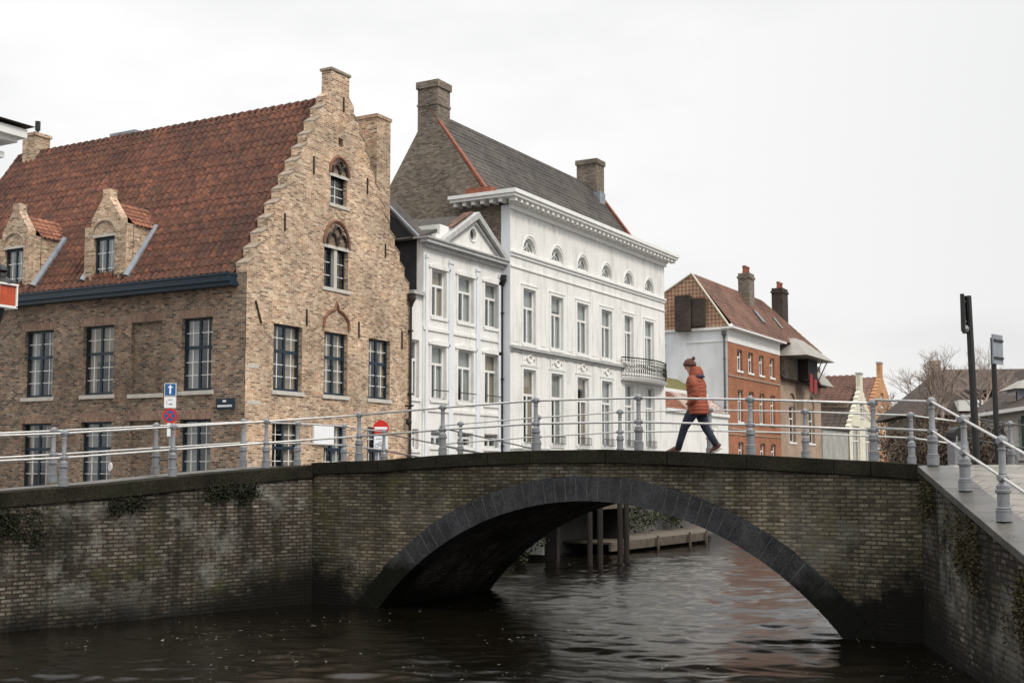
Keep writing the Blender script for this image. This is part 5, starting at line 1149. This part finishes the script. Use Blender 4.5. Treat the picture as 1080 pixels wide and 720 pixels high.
# ---------------------------------------------------------------- walking person
def evalmesh(o):
    dg=bpy.context.evaluated_depsgraph_get(); dg.update(); return bpy.data.meshes.new_from_object(o.evaluated_get(dg))
def person():
    ux,ny,gz=-8.12,21.45,cpz(-8.1)-.045
    root=thing('person',(ux,ny,gz),'person in orange padded jacket, brown bobble hat and dark trousers walking left across the bridge','person')
    def W(x,y,z): return Vector((ux+x,ny+y,gz+z))
    # joints (x: + is right/back, - is walking direction)
    hipL=(.02,-.09,.90); hipR=(.02,.09,.90)
    kneeF=(-.20,-.09,.50); ankF=(-.33,-.09,.10); toeF=(-.50,-.09,.04)
    kneeB=(.16,.09,.49); ankB=(.37,.09,.16); toeB=(.27,.09,.03)
    nodes=[(0.01,0,.93,.13),(-.01,0,1.12,.13),(-.03,0,1.32,.15),(-.05,0,1.44,.10),(-.075,0,1.50,.055),(-.10,0,1.56,.062),(-.115,0,1.65,.098),(-.11,0,1.72,.085),
           (-.222,0,1.635,.020),
           (*hipL,.095),(*kneeF,.062),(*ankF,.042),(*toeF,.03),(*hipR,.095),(*kneeB,.062),(*ankB,.042),(*toeB,.03),
           (-.03,-.18,1.40,.062),(.06,-.23,1.14,.05),(-.08,-.17,.96,.036),(-.15,-.12,.93,.03),
           (-.03,.18,1.40,.062),(.03,.23,1.14,.05),(-.10,.17,.96,.036),(-.16,.12,.93,.03)]
    ed=[(0,1),(1,2),(2,3),(3,4),(4,5),(5,6),(6,7),(6,8),(0,9),(9,10),(10,11),(11,12),(0,13),(13,14),(14,15),(15,16),(3,17),(17,18),(18,19),(19,20),(3,21),(21,22),(22,23),(23,24)]
    me=bpy.data.meshes.new('b'); me.from_pydata([n[:3] for n in nodes],ed,[]); o=bpy.data.objects.new('b',me); C.objects.link(o)
    md=o.modifiers.new('s','SKIN'); sk=me.skin_vertices[0].data if me.skin_vertices else None
    if sk is None:
        bm=bmesh.new(); bm.from_mesh(me); bm.verts.layers.skin.verify(); bm.to_mesh(me); bm.free(); sk=me.skin_vertices[0].data
    for i,n in enumerate(nodes): sk[i].radius=(n[3],n[3]); 
    sk[0].use_root=True
    o.modifiers.new('ss','SUBSURF').levels=1
    m2=evalmesh(o); bpy.data.objects.remove(o)
    m2.materials.clear(); m2.materials.append(plain('skin',(.50,.30,.22),.55,.05)); m2.name='body'
    for p in m2.polygons: p.use_smooth=True
    b=bpy.data.objects.new('body',m2); C.objects.link(b); b.parent=root
    # eyes / mouth hints
    q=MB(); 
    for s in (-1,1): q.lathe([(0,-.010),(.009,0),(0,.010)],W(-.196,s*.034,1.665),6)
    q.build('eye',M['black'],root)
    orange=plain('orange padded nylon',(.235,.052,.022),.65,.25,5,bump=.15,spec=.4); dark=plain('dark denim',(.016,.020,.036),.85,.25,12); hat=plain('brown knitted wool',(.09,.04,.032),.95,.35,40,bump=.5); shoe=plain('brown shoe leather',(.11,.045,.032),.6,.2,9); sole=plain('pale shoe sole',(.5,.47,.42),.7,.1); navyl=plain('navy lining',(.03,.035,.07),.7,.1)
    # jacket torso, quilted
    def quilt(pts,rad,seg):
        P2=[];R2=[]
        for (p0,r0),(p1,r1) in zip(list(zip(pts,rad)),list(zip(pts,rad))[1:]):
            for i in range(seg):
                t=i/seg; P2.append(Vector(p0).lerp(Vector(p1),t)); e=1+.0*t; b_=math.sin(math.pi*((t*2)%1))**.6*.011
                R2.append((r0[0]*(1-t)+r1[0]*t+b_, r0[1]*(1-t)+r1[1]*t+b_))
        P2.append(Vector(pts[-1])); R2.append(rad[-1]); return P2,R2
    pts=[W(.05,0,.74),W(.045,0,.86),W(.035,0,1.0),W(.02,0,1.13),W(0,0,1.26),W(-.015,0,1.38),W(-.04,0,1.46),W(-.055,0,1.50)]
    rad=[(.215,.185),(.225,.19),(.21,.175),(.20,.165),(.205,.165),(.20,.155),(.14,.12),(.085,.085)]
    P2,R2=quilt(pts,rad,8); q=MB(); q.loft(P2,R2,n=24); jk=q.build('jacket',orange,root,smooth=True)
    for s,el in ((-1,(.07,-.215,1.13)),(1,(.05,.215,1.13))):
        pts=[W(-.02,s*.15,1.42),W(.03,s*.215,1.33),W(*el),W(.03,s*.225,1.0),W(-.06,s*.19,.93)]
        rad=[(.075,.08),(.08,.085),(.068,.075),(.06,.066),(.05,.05)]
        P2,R2=quilt(pts,rad,8); q=MB(); q.loft(P2,R2,n=16); q.build('sleeve',orange,jk,smooth=True)
    q=MB(); P2,R2=quilt([W(.015,0,1.45),W(.015,0,1.51),W(.005,0,1.58),W(.0,0,1.64)],[(.15,.130),(.145,.130),(.120,.108),(.085,.08)],8); q.loft(P2,R2,n=20); q.build('hood',orange,jk,smooth=True)
    q=MB(); q.loft([W(.035,0,1.435),W(.035,0,1.475)],[(.158,.138),(.154,.132)],n=20); q.build('collar_lining',navyl,jk,smooth=True)
    q=MB(); c=W(-.105,0,1.66)
    q.loft([W(-.112,0,1.665),W(-.107,0,1.70),W(-.098,0,1.74),W(-.088,0,1.775),W(-.078,0,1.795)],[(.108,.118),(.112,.120),(.098,.106),(.062,.068),(.02,.02)],n=20)
    q.loft([W(-.113,0,1.66),W(-.111,0,1.705)],[(.114,.124),(.115,.125)],n=20)
    q.lathe([(0,-.035),(.025,-.028),(.036,0),(.026,.026),(0,.035)],W(-.035,0,1.80),10)
    q.build('bobble_hat',hat,root,smooth=True)
    q=MB(); 
    q.loft([W(.02,-.06,.95),W(*hipL)+Vector((0,0,-.05)),W(-.10,-.09,.68),W(*kneeF),W(-.27,-.09,.29),W(-.335,-.09,.09)],[(.13,.15),(.105,.125),(.09,.105),(.070,.078),(.062,.068),(.06,.062)],n=16)
    q.loft([W(.02,.06,.95),W(*hipR)+Vector((0,0,-.05)),W(.09,.09,.69),W(*kneeB),W(.275,.09,.31),W(.375,.09,.15)],[(.13,.15),(.105,.125),(.09,.105),(.070,.078),(.062,.068),(.058,.06)],n=16)
    q.build('trousers',dark,root,smooth=True)
    def shoe_(heel,toe,up,sp):
        q=MB(); h=W(*heel); t=W(*toe); d=(t-h); 
        q.m=0; q.loft([h-d*.08+up*.02,h+up*.05,h+d*.35+up*.045,h+d*.7+up*.02,h+d*.95+up*.005,t+d*.02],[(.03,.03),(.044,.062),(.044,.058),(.048,.038),(.035,.026),(.012,.012)],n=14)
        q.m=1; q.loft([h-d*.1-up*.03,h-up*.03,h+d*.5-up*.028,h+d*.9-up*.024,t+d*.05-up*.02],[(.02,.010),(.045,.013),(.046,.013),(.044,.012),(.015,.008)],n=14)
        q.build('shoe',[shoe,sole],root,smooth=True)
    shoe_((-.31,-.09,.055),(-.565,-.09,.045),Vector((0,0,1)),0)
    u_=Vector((-.45,0,.9)).normalized()
    shoe_((.43,.09,.135),(.235,.09,.035),u_,0)
person()

# ---------------------------------------------------------------- camera
cam=bpy.data.cameras.new('camera'); co=bpy.data.objects.new('camera',cam); C.objects.link(co)
cam.sensor_width=36; cam.lens=36*F/1080; cam.clip_end=4000; cam.shift_y=SH/1080
co.location=(0,0,CAMZ); co.rotation_euler=(math.radians(90)+PITCH,0,th)
bpy.context.scene.camera=co
# ---------------------------------------------------------------- light: overcast
az=math.radians(12); el=math.radians(48)     # azimuth from +u toward -n... light comes from the right
sd=Vector((math.cos(az)*math.cos(el),-math.sin(az)*math.cos(el),math.sin(el)))
sl=bpy.data.lights.new('sun','SUN'); sl.energy=2.3; sl.angle=math.radians(14); sl.color=(1,.95,.88)
so=bpy.data.objects.new('sun',sl); C.objects.link(so); so.rotation_euler=(-sd).to_track_quat('-Z','Y').to_euler()
wd=bpy.data.worlds.new('World'); bpy.context.scene.world=wd; wd.use_nodes=True; nt=wd.node_tree; bg=nt.nodes['Background']
sky=N(nt,'ShaderNodeTexSky',sky_type='NISHITA'); sky.sun_disc=False; sky.sun_elevation=el; sky.sun_rotation=math.atan2(sd.x,sd.y); sky.air_density=1.2; sky.dust_density=3
tc=N(nt,'ShaderNodeTexCoord'); sx=N(nt,'ShaderNodeSeparateXYZ'); L(nt,tc.outputs['Generated'],sx.inputs[0])
# even stratus deck: brighter toward the zenith, faint mottling
zr_=ramp(nt,sx.outputs[2],[(0,g3(.445)),(.45,g3(.455)),(1,g3(1.2))])
mp=N(nt,'ShaderNodeMapping'); L(nt,tc.outputs['Generated'],mp.inputs[0]); mp.inputs['Scale'].default_value=(1.2,1.2,3.2)
cl_=ramp(nt,noise(nt,mp.outputs[0],1.3,5,.55),[(.38,(.86,.86,.86)),(.56,(1.03,1.026,1.015))])
c=mixc(nt,1,zr_.outputs[0],cl_.outputs[0],'MULTIPLY')
dt=N(nt,'ShaderNodeVectorMath',operation='DOT_PRODUCT'); L(nt,tc.outputs['Generated'],dt.inputs[0]); dt.inputs[1].default_value=(math.cos(th),math.sin(th),0)
gr_=ramp(nt,dt.outputs['Value'],[(-.0,(1.0,1.0,1.0)),(.42,(.865,.868,.872))]); c=mixc(nt,1,c,gr_.outputs[0],'MULTIPLY')   # thicker cloud toward the right
sc=N(nt,'ShaderNodeVectorMath',operation='SCALE'); L(nt,c,sc.inputs[0]); sc.inputs['Scale'].default_value=22.5
mx=mixc(nt,.06,sc.outputs[0],sky.outputs[0]); L(nt,mx,bg.inputs[0]); bg.inputs[1].default_value=.1
sc_=bpy.context.scene; sc_.view_settings.view_transform='Standard'; sc_.view_settings.look='None'; sc_.view_settings.exposure=0.0; sc_.view_settings.gamma=1
sc_.cycles.max_bounces=6; sc_.cycles.transparent_max_bounces=12
